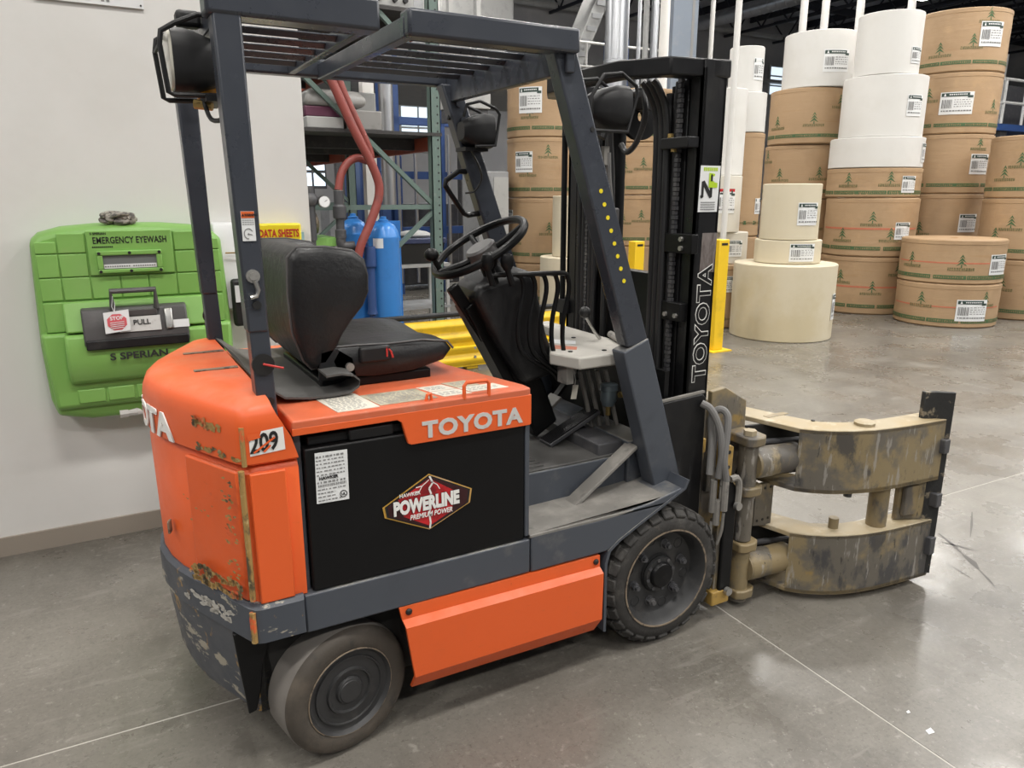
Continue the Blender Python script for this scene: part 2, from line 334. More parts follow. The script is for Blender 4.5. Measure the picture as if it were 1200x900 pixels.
# hall lamps: housings with a diffuser
first = None
for lx, ly in LAMPS:
    e = empty('hall_lamp', (lx, ly, LAMP_Z+.12), 'rectangular hall lamp hung from the dark roof trusses', 'lamp', 'hall lamps under the roof')
    MB().box(lx-.8, lx+.8, ly-.34, ly+.34, LAMP_Z+.06, LAMP_Z+.16).build('lamp_housing', M['palegrey'], e)
    MB().box(lx-.72, lx+.72, ly-.28, ly+.28, LAMP_Z+.02, LAMP_Z+.06).build('diffuser', M['lamp'], e)
    s_ = MB()
    for dx in (-.6, .6): s_.cyl((lx+dx, ly, LAMP_Z+.16), (lx+dx, ly, 8.56), .006, seg=5)
    s_.build('hanger', M['darkmetal'], e)

# ================================================================== BACKGROUND THINGS
def simple(name, mb, mat, label, cat, group=None, bevel=0, angle=35):
    return tag(mb.build(name, mat, bevel=bevel, angle=angle), label, cat, group)
# building column and services beside it
c = empty('steel_column', (8.8, 10.0, 0), 'blue-grey steel H column rising behind the black mast', 'column')
ax = Vector((.88, -.48, 0)).normalized(); ay = Vector((.48, .88, 0)).normalized(); cc = Vector((8.8, 10.0, 4.7))
MB().obox(cc-ax*.17, ax*.17, ay*.025, (0, 0, 4.7)).build('web', M['column'], c)
MB().obox(cc-ay*.0+ax*.0, ax*.025, ay*.28, (0, 0, 4.7)).build('flange', M['columnside'], c)
MB().obox(cc-ax*.35, ax*.025, ay*.28, (0, 0, 4.7)).build('flange', M['column'], c)
MB().obox(cc-ax*.13-ay*.26, ax*.22, ay*.015, (0, 0, 4.7)).build('cover_plate', M['column'], c)
MB().obox((8.7, 10.05, .02), ax*.4, ay*.35, (0, 0, .02)).build('base_plate', M['columnside'], c)
d = MB().lathe([(.235, 0), (.235, 9.3)], (7.82, 10.99, 0), seg=24)
for z in [1.2*i+.55 for i in range(8)]: d.lathe([(.237, 0), (.25, .01), (.25, .07), (.237, .08)], (7.82, 10.99, z), seg=24, capa=False)
simple('round_duct', d, M['galv'], 'wide shiny vertical duct with ribbed joints behind the mast top', 'duct')
for (x, y, r, lab, mt) in [(9.08, 11.9, .048, 'thin pale pipe just beside the wide shiny duct', 'galv'), (9.31, 11.96, .065, 'first of the two bright pipes between duct and column', 'palegrey'),
                         (9.46, 11.86, .085, 'second, wider of the two bright pipes between duct and column', 'galv'), (7.39, 9.04, .086, 'ribbed pale conduit pipe touching the steel column', 'paper_bright'),
                         (9.65, 10.3, .048, 'slim white pipe on the far side of the steel column', 'paper_bright')]:
    simple('vertical_pipe', MB().cyl((x, y, 0), (x, y, 9.2), r, seg=12), M[mt], lab, 'pipe')
simple('vertical_pipe', MB().cyl((4.82, 4.71, 0), (4.82, 4.71, 9.2), .036, seg=12), M['paper_bright'], 'white pole rising right beside the narrow white roll', 'pole')
for k, (x, y, lab) in enumerate([(9.55, 7.95, 'first white pole behind the wide white top roll'), (9.85, 7.75, 'second white pole behind the wide white top roll'), (10.3, 7.4, 'white pole between the two tall white top rolls'), (11.1, 7.0, 'white pole behind the narrowest white top roll')]):
    simple('vertical_pipe', MB().cyl((x, y, 0), (x, y, 6.8), .065, seg=12), M['paper_bright'], lab, 'pole')
# overhead services
sd = MB().cyl((20.2, 9.5, 8.15), (20.2, 25.3, 8.15), .26, seg=20)
for i in range(40): sd.lathe([(.262, 0), (.275, .03), (.262, .06)], (20.2, 9.7+i*.39, 8.15), (0, 1, 0), seg=16, capa=False)
simple('spiral_duct', sd, M['galv'], 'long spiral duct hung beneath the dark roof', 'duct')
simple('roof_pipe', MB().cyl((8, 24.9, 8.75), (41, 24.9, 8.75), .12, seg=10), M['palegrey'], 'pale pipe running along the top of the far wall', 'pipe')
simple('wall_cable_tray', MB().box(22.8, 41, 24.7, 25.1, 6.75, 6.87), M['palegrey'], 'pale cable tray fixed low on the far wall', 'cable tray')

# ---- pallet rack behind the partition
rk = empty('pallet_rack', (.73, 6.3, 0), 'green pallet rack with orange beams beyond the white partition', 'rack')
for x in (-.05, 1.30):
    for y in (5.05, 7.75, 10.4):
        p = MB().box(x-.05, x+.05, y-.045, y-.035, .01, 5.2).box(x-.05, x-.042, y-.045, y+.045, .01, 5.2).box(x+.042, x+.05, y-.045, y+.045, .01, 5.2).build('upright', M['rackgreen'], rk)
        if x > 1 and y < 6:
            h = MB()
            for i in range(62): h.cyl((x+.018, y-.0465, .25+i*.0762), (x+.018, y-.0448, .25+i*.0762), .010, seg=6)
            h.build('holes', M['ink'], p, kind='stuff')
        MB().box(x-.08, x+.08, y-.08, y+.08, 0, .012).build('foot_plate', M['rackgreen'], rk)
for y in (5.05, 7.75, 10.4):
    for z in (.35, 1.53, 2.75, 4.0): MB().box(0, 1.25, y-.02, y+.02, z-.022, z+.022).build('brace', M['rackgreen'], rk)
    MB().bar((1.26, y, 1.56), (.0, y, 2.72), .04, .05, (0, 1, 0)).build('brace', M['rackgreen'], rk)
    MB().bar((1.26, y, 1.48), (.0, y, .4), .04, .05, (0, 1, 0)).build('brace', M['rackgreen'], rk)
    MB().bar((1.26, y, 2.8), (.0, y, 3.95), .04, .05, (0, 1, 0)).build('brace', M['rackgreen'], rk)
for z in (2.06, 3.12):
    for x in (-.05, 1.30):
        for a, b in ((5.1, 7.7), (7.8, 10.35)):
            MB().box(x-.025, x+.025, a, b, z, z+.13).build('beam', M['rackorange'], rk, bevel=.006)
    for a in (5.0, 5.92, 6.84, 7.76, 8.68):
        MB().box(-.12, 1.36, a, a+.9, z+.13, z+.16).build('deck_board', M['darkdeck'], rk)
    for a in (5.5, 6.6, 8.6, 9.6): MB().box(-.02, 1.28, a, a+.06, z+.02, z+.13).build('deck_support', M['darkdeck'], rk)
def carton(name, x0, x1, y0, y1, z0, z1, mat, lab, cat='carton', bevel=.01):
    return simple(name, MB().box(x0, x1, y0, y1, z0, z1), M[mat], lab, cat, bevel=bevel)
ZD = 2.221
carton('white_carton', .08, .42, 5.05, 5.55, ZD, ZD+.10, 'palegrey', 'flat white carton under the plum carton on the rack shelf')
carton('plum_carton', .08, .41, 5.08, 5.53, ZD+.102, ZD+.19, 'purple', 'plum coloured carton on the rack shelf')
carton('white_carton', .45, .78, 5.05, 5.6, ZD, ZD+.17, 'carton', 'pale carton beside the plum carton on the rack shelf')
wp = MB().loft([[(x0, y0, z), (x1, y0, z), (x1, y1, z), (x0, y1, z)] for z, x0, x1, y0, y1 in ((ZD+.192, .08, .62, 5.07, 5.52), (ZD+.26, .09, .66, 5.06, 5.54), (ZD+.33, .12, .60, 5.1, 5.5), (ZD+.35, .2, .5, 5.2, 5.4))])
simple('wrapped_bundle', wp, M['carton'], 'grey shrink-wrapped bundle lying over the cartons on the rack', 'bundle', bevel=.03)
carton('white_carton', .9, 1.2, 6.4, 7.2, ZD, ZD+.5, 'palegrey', 'tall pale carton deeper on the rack shelf behind the hose')
# machine on the upper deck
mc = empty('control_box', (.9, 5.3, 3.28), 'pale grey control box with dark knobs on the upper rack deck', 'control box')
MB().box(.72, 1.12, 5.02, 5.5, 3.282, 3.66).build('housing', M['palegrey'], mc, bevel=.01)
for x in (.78, .93, 1.03): MB().cyl((x, 5.02, 3.34), (x, 4.985, 3.34), .022, seg=12).build('knob', M['ink'], mc)
MB().box(.86, .98, 5.012, 5.02, 3.40, 3.5).build('display', M['label'], mc)
# ---- hose, valves and tanks
def P(*a): return [Vector(p) for p in a]
simple('red_hose', MB().tube(P((.22, 4.92, 2.75), (.30, 4.88, 2.55), (.44, 4.86, 2.22), (.62, 4.86, 1.86), (.655, 4.86, 1.65), (.55, 4.84, 1.39), (.45, 4.83, 1.2), (.40, 4.83, 1.02)), .040, 12, sm=6), M['redhose'], 'thick red hose hanging down in front of the blue tanks', 'hose')
simple('red_hose', MB().tube(P((.33, 4.99, 2.75), (.41, 4.96, 2.5), (.52, 4.95, 2.25), (.62, 4.96, 2.02), (.60, 4.97, 1.95), (.50, 4.97, 1.97), (.40, 4.96, 1.92), (.335, 4.95, 1.82), (.30, 4.94, 1.685)), .036, 12, sm=6), M['redhose'], 'red hose looping over into the grey pipe fitting', 'hose')
vf = empty('valve_pipe', (.30, 4.94, 1.2), 'grey upright valve pipe under the looped red hose', 'valve')
MB().lathe([(.05, 0), (.05, .07), (.038, .08), (.038, .17), (.06, .18), (.06, .28), (.045, .30), (.045, .42)], (.30, 4.94, 1.26), seg=14).build('pipe_body', M['darkmetal'], vf)
MB().tube(P((.30, 4.94, 1.27), (.30, 4.94, 1.21), (.33, 4.94, 1.185), (.42, 4.94, 1.185)), .045, 12, sm=4).build('elbow', M['darkmetal'], vf)
MB().cyl((.30, 4.94, 1.60), (.30, 4.94, 1.685), .043, seg=14).build('clamp_band', M['bolt'], vf)
gp = empty('gauge_pipe', (.05, 4.8, 1.2), 'dark pipe with round pressure gauge beside the partition edge', 'pipe')
MB().tube(P((.03, 4.9, 1.72), (.03, 4.9, 1.6), (.03, 4.9, 1.25)), .04, 10).build('pipe_body', M['darkmetal'], gp)
MB().sph((.03, 4.9, 1.6), .07).build('valve_body', M['darkmetal'], gp)
MB().cyl((.14, 4.88, 1.585), (.14, 4.84, 1.585), .055, seg=18).build('gauge_case', M['chrome'], gp)
MB().cyl((.14, 4.842, 1.585), (.14, 4.836, 1.585), .047, seg=18).build('gauge_dial', M['label'], gp)
MB().bar((.14, 4.8355, 1.585), (.165, 4.8355, 1.60), .001, .004, (0, 0, 1)).build('gauge_needle', M['ink'], gp)
MB().cyl((.05, 4.9, 1.6), (.13, 4.86, 1.585), .012, seg=6).build('gauge_stem', M['brass'], gp)
MB().cyl((.03, 4.9, .0), (.03, 4.9, 1.25), .03, seg=10).build('riser', M['darkmetal'], gp)
def tank(x, y, r, z1, lab):
    t = empty('blue_tank', (x, y, 0), lab, 'tank')
    MB().lathe([(r, .05), (r, z1-.17), (r*1.012, z1-.165), (r*1.012, z1-.155), (r, z1-.15), (r*.93, z1-.10), (r*.74, z1-.05), (r*.4, z1-.02), (.001, z1-.012)], (x, y, 0), seg=28).build('tank_body', M['tankblue'], t)
    MB().lathe([(.05, 0), (.05, .03), (.03, .04), (.03, .06), (.001, .065)], (x, y, z1-.03), seg=14).build('tank_cap', M['tankblue'], t)
    MB().lathe([(r*.9, 0), (r*.9, .06)], (x, y, 0), seg=24).build('tank_foot', M['darkmetal'], t)
    return t
t1 = tank(.725, 4.98, .145, 1.415, 'blue tank with white label standing in front of blue board')
a0 = math.atan2(CAMP.y-4.98, CAMP.x-.725)
MB().patch((.725, 4.98), .146, a0-.75, a0-.05, 1.16, 1.25, 5).build('paper_label', M['label'], t1)
tank(.52, 5.25, .135, 1.44, 'blue tank behind the hanging red hose')
bf = empty('blue_filter', (.55, 4.86, 0), 'blue filter head on a pipe between the two blue tanks', 'filter')
MB().lathe([(.05, .55), (.04, .6), (.04, .98), (.055, 1.0), (.055, 1.13), (.05, 1.18)], (.545, 4.87, 0), seg=16).build('filter_body', M['steelblue'], bf)
MB().cyl((.545, 4.87, 0), (.545, 4.87, .56), .03, seg=10).build('filter_stem', M['steelblue'], bf)
simple('blue_board', MB().box(.66, .955, 5.14, 5.17, .0, 1.40), M['tankblue'], 'flat blue board standing behind the front blue tank', 'panel')
gt = empty('green_bench', (-.1, 5.4, 0), 'bench with green top beside the partition edge', 'bench')
MB().box(-.5, .36, 5.25, 5.8, 1.17, 1.25).build('bench_top', M['eyegreen'], gt)
for x in (-.45, .3):
    for y in (5.3, 5.75): MB().box(x-.03, x+.03, y-.03, y+.03, 0, 1.17).build('leg', M['darkmetal'], gt)
simple('dusty_motor', MB().lathe([(.05, 0), (.11, .02), (.12, .12), (.11, .26), (.06, .28)], (-.05, 5.45, 1.365), (1, 0, .1), 16), M['rust'], 'rusty motor lying on the green bench', 'motor')
# ---- yellow guard rail
gr = empty('guard_rail', (1.4, 4.47, 0), 'yellow corrugated steel guard rail with black top tube', 'guard rail')
prof = []
zz = [.035, .06, .085, .125, .15, .175, .205, .235, .255, .29, .315, .345, .37, .395, .435, .46, .485, .505]
yy = [.0, 0, -.035, -.035, 0, .0, -.04, -.04, 0, 0, -.04, -.04, 0, 0, -.035, -.035, 0, 0]
X0, X1 = .19, 2.62
front = [(4.46+y, z) for y, z in zip(yy, zz)]; back = [(y+.012, z) for y, z in front][::-1]
MB().prism(front+back, 'x', X0, X1).build('corrugated_beam', M['yellow'], gr, angle=60)
MB().tube([(X0-.02, 4.50, .545), (X1+.02, 4.50, .545)], .026, 10).build('top_tube', M['blacksat'], gr)
for x in (.3, 1.4, 2.5):
    MB().box(x-.06, x+.06, 4.48, 4.58, 0, .53).build('post', M['yellow'], gr, bevel=.005)
    for z in (.13, .22, .33, .45): MB().cyl((x, 4.425, z), (x, 4.415, z), .014, seg=6).build('bolt', M['bolt'], gr)
# ---- bollards
def bollard(x, y, h, lab, wid=.07):
    b = empty('yellow_bollard', (x, y, 0), lab, 'bollard')
    MB().box(x-wid, x+wid, y-wid, y+wid, .012, h).build('post', M['yellow'], b, bevel=.008)
    MB().box(x-.14, x+.14, y-.14, y+.14, 0, .012).build('base_plate', M['yellow'], b)
    MB().box(x-wid*.6, x+wid*.6, y-wid-.003, y-wid, h-.06, h-.035).build('slot', M['ink'], b)
bollard(4.10, 4.02, 1.19, 'yellow square bollard just past the lettered mast rail')
bollard(4.10, 5.42, 1.10, 'yellow bollard glimpsed through the mast, beside cardboard rolls', .07)
bollard(3.72, 5.62, 1.04, 'yellow bollard half hidden at the inner mast channel', .06)
# ---- machinery beyond the rack
simple('white_column', MB().box(1.74, 1.90, 8.45, 8.6, 0, 6), M['paper_bright'], 'narrow white column beyond the blue tanks', 'column')
simple('dull_duct', MB().lathe([(.10, 1.45), (.10, 6)], (2.12, 8.6, 0), seg=18), M['galv'], 'dull steel duct beside the narrow white column', 'duct')
bfz = empty('blue_press', (3.2, 10.6, 0), 'dark blue machine frame beyond the rack upright', 'machine')
for x in (2.55, 2.75, 3.55, 4.2): MB().box(x, x+.13, 10.1, 10.25, 0, 3.8).build('frame_column', M['steelblue'], bfz)
for z in (1.0, 1.9, 2.75, 3.6): MB().box(2.5, 4.5, 10.1, 10.22, z, z+.12).build('frame_beam', M['steelblue'], bfz)
MB().box(2.9, 4.1, 10.5, 11.5, .1, 1.5).build('housing', M['darkmetal'], bfz, bevel=.02)
MB().box(2.35, 3.1, 10.6, 11.5, .1, 2.3).build('housing', M['steelblue'], bfz, bevel=.02)
for i in range(6): MB().cyl((2.8+i*.3, 10.0, .2), (2.8+i*.3, 10.0, 2.6), .03, seg=8).build('hydraulic_line', M['galv'], bfz)
cb = empty('grey_cabinet', (3.75, 8.4, 0), 'pale grey cabinet standing left of the cardboard roll stack', 'cabinet')
MB().box(3.35, 3.85, 8.2, 8.75, .0, 1.98).build('housing', M['midgrey'], cb, bevel=.01)
MB().box(3.60, 3.845, 8.19, 8.2, .1, 1.9).build('door', M['palegrey'], cb)
ch = empty('concrete_header', (3.2, 8.6, 2.7), 'square pale housing hung above the far front lamp', 'housing')
MB().box(2.98, 3.56, 8.2, 8.7, 2.84, 3.10).build('shell', M['palegrey'], ch, bevel=.01)
MB().box(3.0, 3.54, 8.25, 8.7, 2.66, 2.84).build('underside', M['darkmetal'], ch)
for x in (3.05, 3.48): MB().box(x-.03, x+.03, 8.4, 8.5, 3.1, 9.3).build('drop_rod', M['palegrey'], ch)
# grey machines seen under the rack shelf
mm = empty('grey_machine', (.6, 12.2, 0), 'large grey machine seen beneath the rack shelf', 'machine')
MB().box(-.6, 2.2, 12, 13.5, 0, 1.55).build('housing', M['midgrey'], mm, bevel=.02)
MB().box(-.3, 1.2, 12.1, 13.2, 1.55, 2.3).build('upper_housing', M['darkmetal'], mm, bevel=.02)
for i in range(7): MB().box(-.5+i*.37, -.2+i*.37, 11.985, 12.0, .15, 1.4).build('panel', M['palegrey'], mm)
for i in range(4): MB().cyl((.75+i*.0, 11.9, 1.75+i*.17), (1.55, 11.9, 1.75+i*.17), .055, seg=10).build('roller', M['palegrey'], mm)
mw = empty('window_frame_machine', (1.9, 11.9, 1.6), 'small bright framed screen behind the hanging red hose', 'screen')
MB().box(1.62, 2.12, 11.8, 11.9, 1.75, 2.35).build('frame', M['darkmetal'], mw); 
for i in range(2):
    for k in range(2): MB().box(1.65+i*.24, 1.85+i*.24, 11.79, 11.8, 1.8+k*.27, 2.02+k*.27).build('pane', M['daylight'], mw)
MB().box(1.8, 1.9, 11.82, 11.9, 1.5, 1.75).build('stem', M['darkmetal'], mw)
# bench with navy tote behind the upright
tb = empty('tote_shelf', (1.5, 6.6, 0), 'low steel shelf holding a navy tote behind the upright', 'shelf')
MB().box(1.42, 2.1, 6.5, 7.1, .80, .84).build('shelf_plate', M['palegrey'], tb)
MB().box(1.42, 2.1, 6.5, 7.1, .30, .33).build('shelf_plate', M['midgrey'], tb)
for x in (1.45, 2.07):
    for y in (6.53, 7.07): MB().box(x-.02, x+.02, y-.02, y+.02, 0, .8).build('leg', M['palegrey'], tb)
nt_ = empty('navy_tote', (1.75, 6.8, .84), 'navy plastic tote with rag on the low steel shelf', 'tote')
MB().loft([[(1.5, 6.55, .842), (2.0, 6.55, .842), (2.0, 7.0, .842), (1.5, 7.0, .842)], [(1.46, 6.52, 1.08), (2.04, 6.52, 1.08), (2.04, 7.03, 1.08), (1.46, 7.03, 1.08)]]).build('tote_body', M['ink'], nt_)
MB().box(1.44, 2.06, 6.5, 7.05, 1.08, 1.14).build('rim', M['blue_tote'], nt_, bevel=.01)
simple('white_bag', MB().sph((1.75, 6.78, 1.17), (.22, .18, .06), 14, 8), M['palegrey'], 'crumpled white bag on top of the navy tote', 'bag')
# mezzanine with railings and pale cabinets, high behind the guard
mz = empty('mezzanine', (6, 13.5, 0), 'steel mezzanine with white railings high behind the overhead guard', 'mezzanine')
MB().box(2.6, 11.5, 13, 17, 3.85, 4.0).build('deck', M['midgrey'], mz)
for x in (2.8, 5.5, 8.2, 11.2): MB().box(x-.1, x+.1, 13.1, 13.3, 0, 3.85).build('leg', M['darkmetal'], mz)
for z in (4.45, 4.95): MB().cyl((2.6, 13.05, z), (11.5, 13.05, z), .028, seg=8).build('rail', M['paper_bright'], mz)
for i in range(10): MB().cyl((2.7+i*.97, 13.05, 4.0), (2.7+i*.97, 13.05, 4.95), .028, seg=8).build('rail_post', M['paper_bright'], mz)
for i, (x0, x1, z1, mt, lab) in enumerate([(3.9, 4.8, 5.6, 'midgrey', 'ribbed grey cabinet on the mezzanine above the guard'), (5.15, 6.0, 6.1, 'palegrey', 'pale cabinet with open latch on the mezzanine'), (6.05, 6.9, 6.1, 'palegrey', 'second pale cabinet, beside the one with the latch')]):
    cbx = empty('mezzanine_cabinet', (x0, 13.6, 4.0), lab, 'cabinet')
    MB().box(x0, x1, 13.5, 14.4, 4.002, z1).build('housing', M[mt], cbx, bevel=.01)
    MB().box(x0+.05, x1-.05, 13.485, 13.5, 4.1, z1-.08).build('door', M[mt], cbx)
    MB().box(x0+.1, x0+.17, 13.46, 13.485, 4.7, 5.2).build('latch', M['ink'], cbx)
bl = MB().bar((8.2, 13.6, 4.1), (9.35, 13.6, 6.6), .5, .08, (0, 1, 0))
cv = empty('inclined_conveyor', (8.8, 13.6, 4.1), 'pale inclined conveyor climbing beside the shiny duct', 'conveyor')
MB().obox((8.8, 13.6, 5.3), Vector((.60, 0, 1.25)), (0, .3, 0), Vector((.14, 0, -.067))).build('belt_bed', M['palegrey'], cv)
for i in range(9):
    q = Vector((8.2, 13.28, 4.05))+Vector((1.2, 0, 2.5))*((i+.5)/9)
    MB().box(q.x-.13, q.x+.13, q.y-.02, q.y+.0, q.z-.05, q.z+.05).build('cleat', M['midgrey'], cv)
MB().box(8.0, 8.1, 13.5, 13.7, 4.002, 4.6).build('support', M['darkmetal'], cv)
for i, (z, r) in enumerate([(6.55, .06), (6.15, .09)]):
    simple('process_pipe', MB().cyl((6.9, 13.3, z), (9.4, 13.3, z), r, seg=10), M['paper_bright'], ['upper pale pipe running above the front of the guard', 'lower, thicker pale pipe above the front of the guard'][i], 'pipe')
simple('blue_drum', MB().cyl((9.75, 13.6, 4.05), (9.75, 13.6, 5.2), .3, seg=18), M['steelblue'], 'blue drum behind the mezzanine railing', 'drum')
# gallery at the far right
gy = empty('far_gallery', (25, 12.5, 0), 'far gallery with blue beam and pale railings beyond the rolls', 'gallery')
MB().box(20.5, 36, 10.5, 14.5, 3.38, 3.55).build('edge_beam', M['steelblue'], gy)
for z in (4.1, 4.7): MB().cyl((20.5, 10.5, z), (36, 10.5, z), .04, seg=8).build('rail', M['palegrey'], gy)
for i in range(16): MB().cyl((20.6+i, 10.5, 3.55), (20.6+i, 10.5, 4.7), .04, seg=8).build('rail_post', M['palegrey'], gy)
for x in (21, 26, 31, 35.5): MB().box(x-.15, x+.15, 10.6, 10.9, 0, 3.38).build('leg', M['darkmetal'], gy)
gc = empty('gallery_machine', (22, 12, 3.55), 'pale machine with dark screen on the far gallery', 'machine')
MB().box(20.9, 22.3, 11.5, 12.6, 3.552, 5.6).build('housing', M['palegrey'], gc); MB().box(21.1, 22.0, 11.47, 11.5, 4.7, 5.2).build('screen', M['ink'], gc)
MB().box(22.6, 25.0, 11.6, 12.8, 3.552, 4.8).build('side_housing', M['darkmetal'], gc)
rv = MB()
# ================================================================== PAPER ROLLS
def cpoly(mb, c, r, phi, pts, z, lift=.003):
    # flat print shape (metres, centred) laid on a vertical cylinder
    vs = []
    for a, b in pts:
        q = phi+a/r; vs.append((c[0]+(r+lift)*math.cos(q), c[1]+(r+lift)*math.sin(q), z+b))
    mb.add(vs, [tuple(range(len(pts)))])
def crect(mb, c, r, phi, x0, x1, z0, z1, lift=.003):
    n = max(1, int(abs(x1-x0)/.08))
    for i in range(n):
        a = x0+(x1-x0)*i/n; b = x0+(x1-x0)*(i+1)/n
        cpoly(mb, c, r, phi, [(a, z0), (b, z0), (b, z1), (a, z1)], 0, lift)
def paper_label(parent, c, r, phi, z, w_, h, rnd):
    m = MB(); m.patch(c, r+.004, phi-w_/2/r, phi+w_/2/r, z-h/2, z+h/2, 5, .003); o = m.build('paper_label', M['label'], parent)
    hd = MB(); lf = .0115
    crect(hd, c, r, phi, -w_*.47, w_*.36, z+h*.30, z+h*.46, lf); crect(hd, c, r, phi, w_*.30, w_*.47, z+h*.24, z+h*.34, lf)
    hd.build('label_header', M['labelhead'], o)
    dr = MB(); cpoly(dr, c, r, phi, [(-w_*.40, z+h*.32), (-w_*.33, z+h*.32), (-w_*.345, z+h*.39), (-w_*.365, z+h*.45), (-w_*.385, z+h*.39)], 0, .0145)
    for i in range(9): crect(dr, c, r, phi, -w_*.24+i*w_*.06, -w_*.20+i*w_*.06, z+h*.36, z+h*.41, .0145)
    dr.build('drop_emblem', M['label'], o, kind='stuff')
    bc = MB(); x = -w_*.44
    while x < -w_*.14:
        t = rnd.choice((.006, .009, .013)); crect(bc, c, r, phi, x, x+t, z-h*.22, z+h*.17, lf); x += t+rnd.choice((.005, .008))
    for k in range(4):
        x = -w_*.08
        while x < w_*.42:
            t = rnd.uniform(.012, .04); crect(bc, c, r, phi, x, min(x+t, w_*.44), z+h*(.13-.1*k), z+h*(.16-.1*k), lf); x += t+.014
    x = -w_*.44
    while x < w_*.42:
        t = rnd.uniform(.015, .035); crect(bc, c, r, phi, x, x+t, z-h*.37, z-h*.31, lf); x += t+.008
    bc.build('label_print', M['greyink'], o, kind='stuff')
def roll(c, r, z0, z1, kind, label, group, trees=(), label_at=None, red=False, lean=(0, 0), seed=0, seam=True):
    rnd = random.Random(seed*13+5); h = z1-z0
    e = empty('paper_roll', (c[0], c[1], z0), label, 'paper roll', group)
    mt = {'kraft': 'kraft', 'white': 'paper_bright', 'paper': 'paper', 'cream': 'paper_cream'}[kind]
    b = MB(); e0 = .018 if kind == 'kraft' else .008
    pr = [(r-e0, 0), (r, e0)]
    if kind == 'kraft':
        for k in range(1, 8): pr.append((r+rnd.uniform(-.003, .003), h*k/8))
    pr += [(r, h-e0), (r-e0, h), (.052, h), (.052, h-.06), (.001, h-.06)]
    b.lathe(pr, (c[0], c[1], z0+.002), seg=48)
    body = b.build('roll_body', M[mt], e)
    cr = MB().lathe([(.05, -.002), (.05, .004), (.038, .004), (.038, -.05), (.05, -.05)], (c[0], c[1], z1), seg=16, capa=False)
    cr.build('core', M['kraft_end'], e)
    phi = math.atan2(CAMP.y-c[1], CAMP.x-c[0])
    if kind == 'kraft':
        if seam:
            MB().lathe([(r, 0), (r+.004, .004), (r+.004, .05), (r, .054)], (c[0], c[1], z1-.06), seg=48, capa=False).build('wrap_seam', M['kraft'], e)
        g = MB(); zb = z0+h*.12
        for k in range(-2, 3):
            a = phi+k*.62+rnd.uniform(-.03, .03); crect(g, c, r, a, -.30*r, .30*r, zb, zb+.048, .0035)
        g.build('printed_band', M['greenprint'], e, kind='stuff')
        q = MB()
        for k in range(-2, 3):
            for i in range(13): crect(q, c, r, phi+k*.62, -.27*r+i*.042*r, -.245*r+i*.042*r, zb+.012, zb+.036, .0055)
        q.build('band_print', M['paleprint'], e, kind='stuff')
        for u, v in trees:
            t = MB(); tl = MB()
            a = phi+math.asin(max(-.97, min(.97, u))); z = z0+h*v
            for w_, y0, y1 in ((.062, 0, .068), (.050, .043, .106), (.033, .087, .145)):
                cpoly(t, c, r, a, [(-w_, y0), (0, y0+.03), (w_, y0), (0, y1)], z)
            cpoly(t, c, r, a, [(-.008, -.02), (.008, -.02), (.006, .02), (-.006, .02)], z)
            x = -.15
            while x < .13:
                s_ = rnd.uniform(.014, .026); crect(tl, c, r, a, x, x+s_, z-.058, z-.02); x += s_+.005
            o = t.build('tree_print', M['greenprint'], e); tl.build('name_print', M['paleprint'], o, kind='stuff')
        if red:
            s_ = MB()
            for k in range(-2, 3): crect(s_, c, r, phi+k*.5, -.25*r, .25*r, z0+h*.47, z0+h*.50)
            s_.build('red_stripe', M['redprint'], e, kind='stuff')
    if label_at:
        u, v, w_, hh = label_at; paper_label(e, c, r, phi+math.asin(u), z0+h*v, w_, hh, rnd)
    return e
def zstack(front_d, lst): pass
# short brown pair standing in front of the tall brown stacks
G = 'rolls in the low two-high brown stack'
roll((8.18, 3.96), .605, .0, .545, 'kraft', 'bottom brown roll of the low two-high stack, red stripe and white label', G, ((-.45, .55), (.72, .6)), (.5, .42, .38, .27), True, seed=1)
roll((8.19, 3.97), .61, .55, 1.10, 'kraft', 'top brown roll of the low two-high stack in front of taller stacks', G, ((-.72, .45), (.2, .42)), (.86, .45, .32, .25), True, seed=2)
# tall stack in the middle: brown below, white above
G = 'rolls in the white-topped tall stack'
b0 = (8.18, 5.22)
roll(b0, .605, 0, .80, 'kraft', 'brown roll on the floor beneath the white-topped tall stack', G, ((.2, .42), (.7, .75), (-.5, .6)), (.93, .45, .26, .25), True, seed=3)
roll(b0, .61, .805, 1.60, 'kraft', 'second brown roll up beneath the white-topped tall stack, faint red stripe', G, ((-.55, .32), (.05, .6), (.45, .33)), (.68, .45, .24, .23), True, seed=4)
roll((8.17, 5.24), .615, 1.605, 2.0, 'kraft', 'short brown roll directly under the three white rolls', G, ((-.5, .5), (.35, .52)), (.72, .45, .23, .22), seed=5)
roll((8.16, 5.24), .61, 2.005, 2.40, 'white', 'short wide white roll, lowest of the three stacked whites', G, (), (.97, .5, .2, .25), seed=6)
roll((8.14, 5.20), .535, 2.405, 3.185, 'white', 'middle white roll of the three stacked whites, label at its edge', G, (), (.72, .5, .25, .27), seed=7)
roll((8.03, 5.14), .405, 3.19, 3.965, 'white', 'narrow white roll at the very top of the tall stack', G, (), (.85, .3, .2, .2), seed=8)
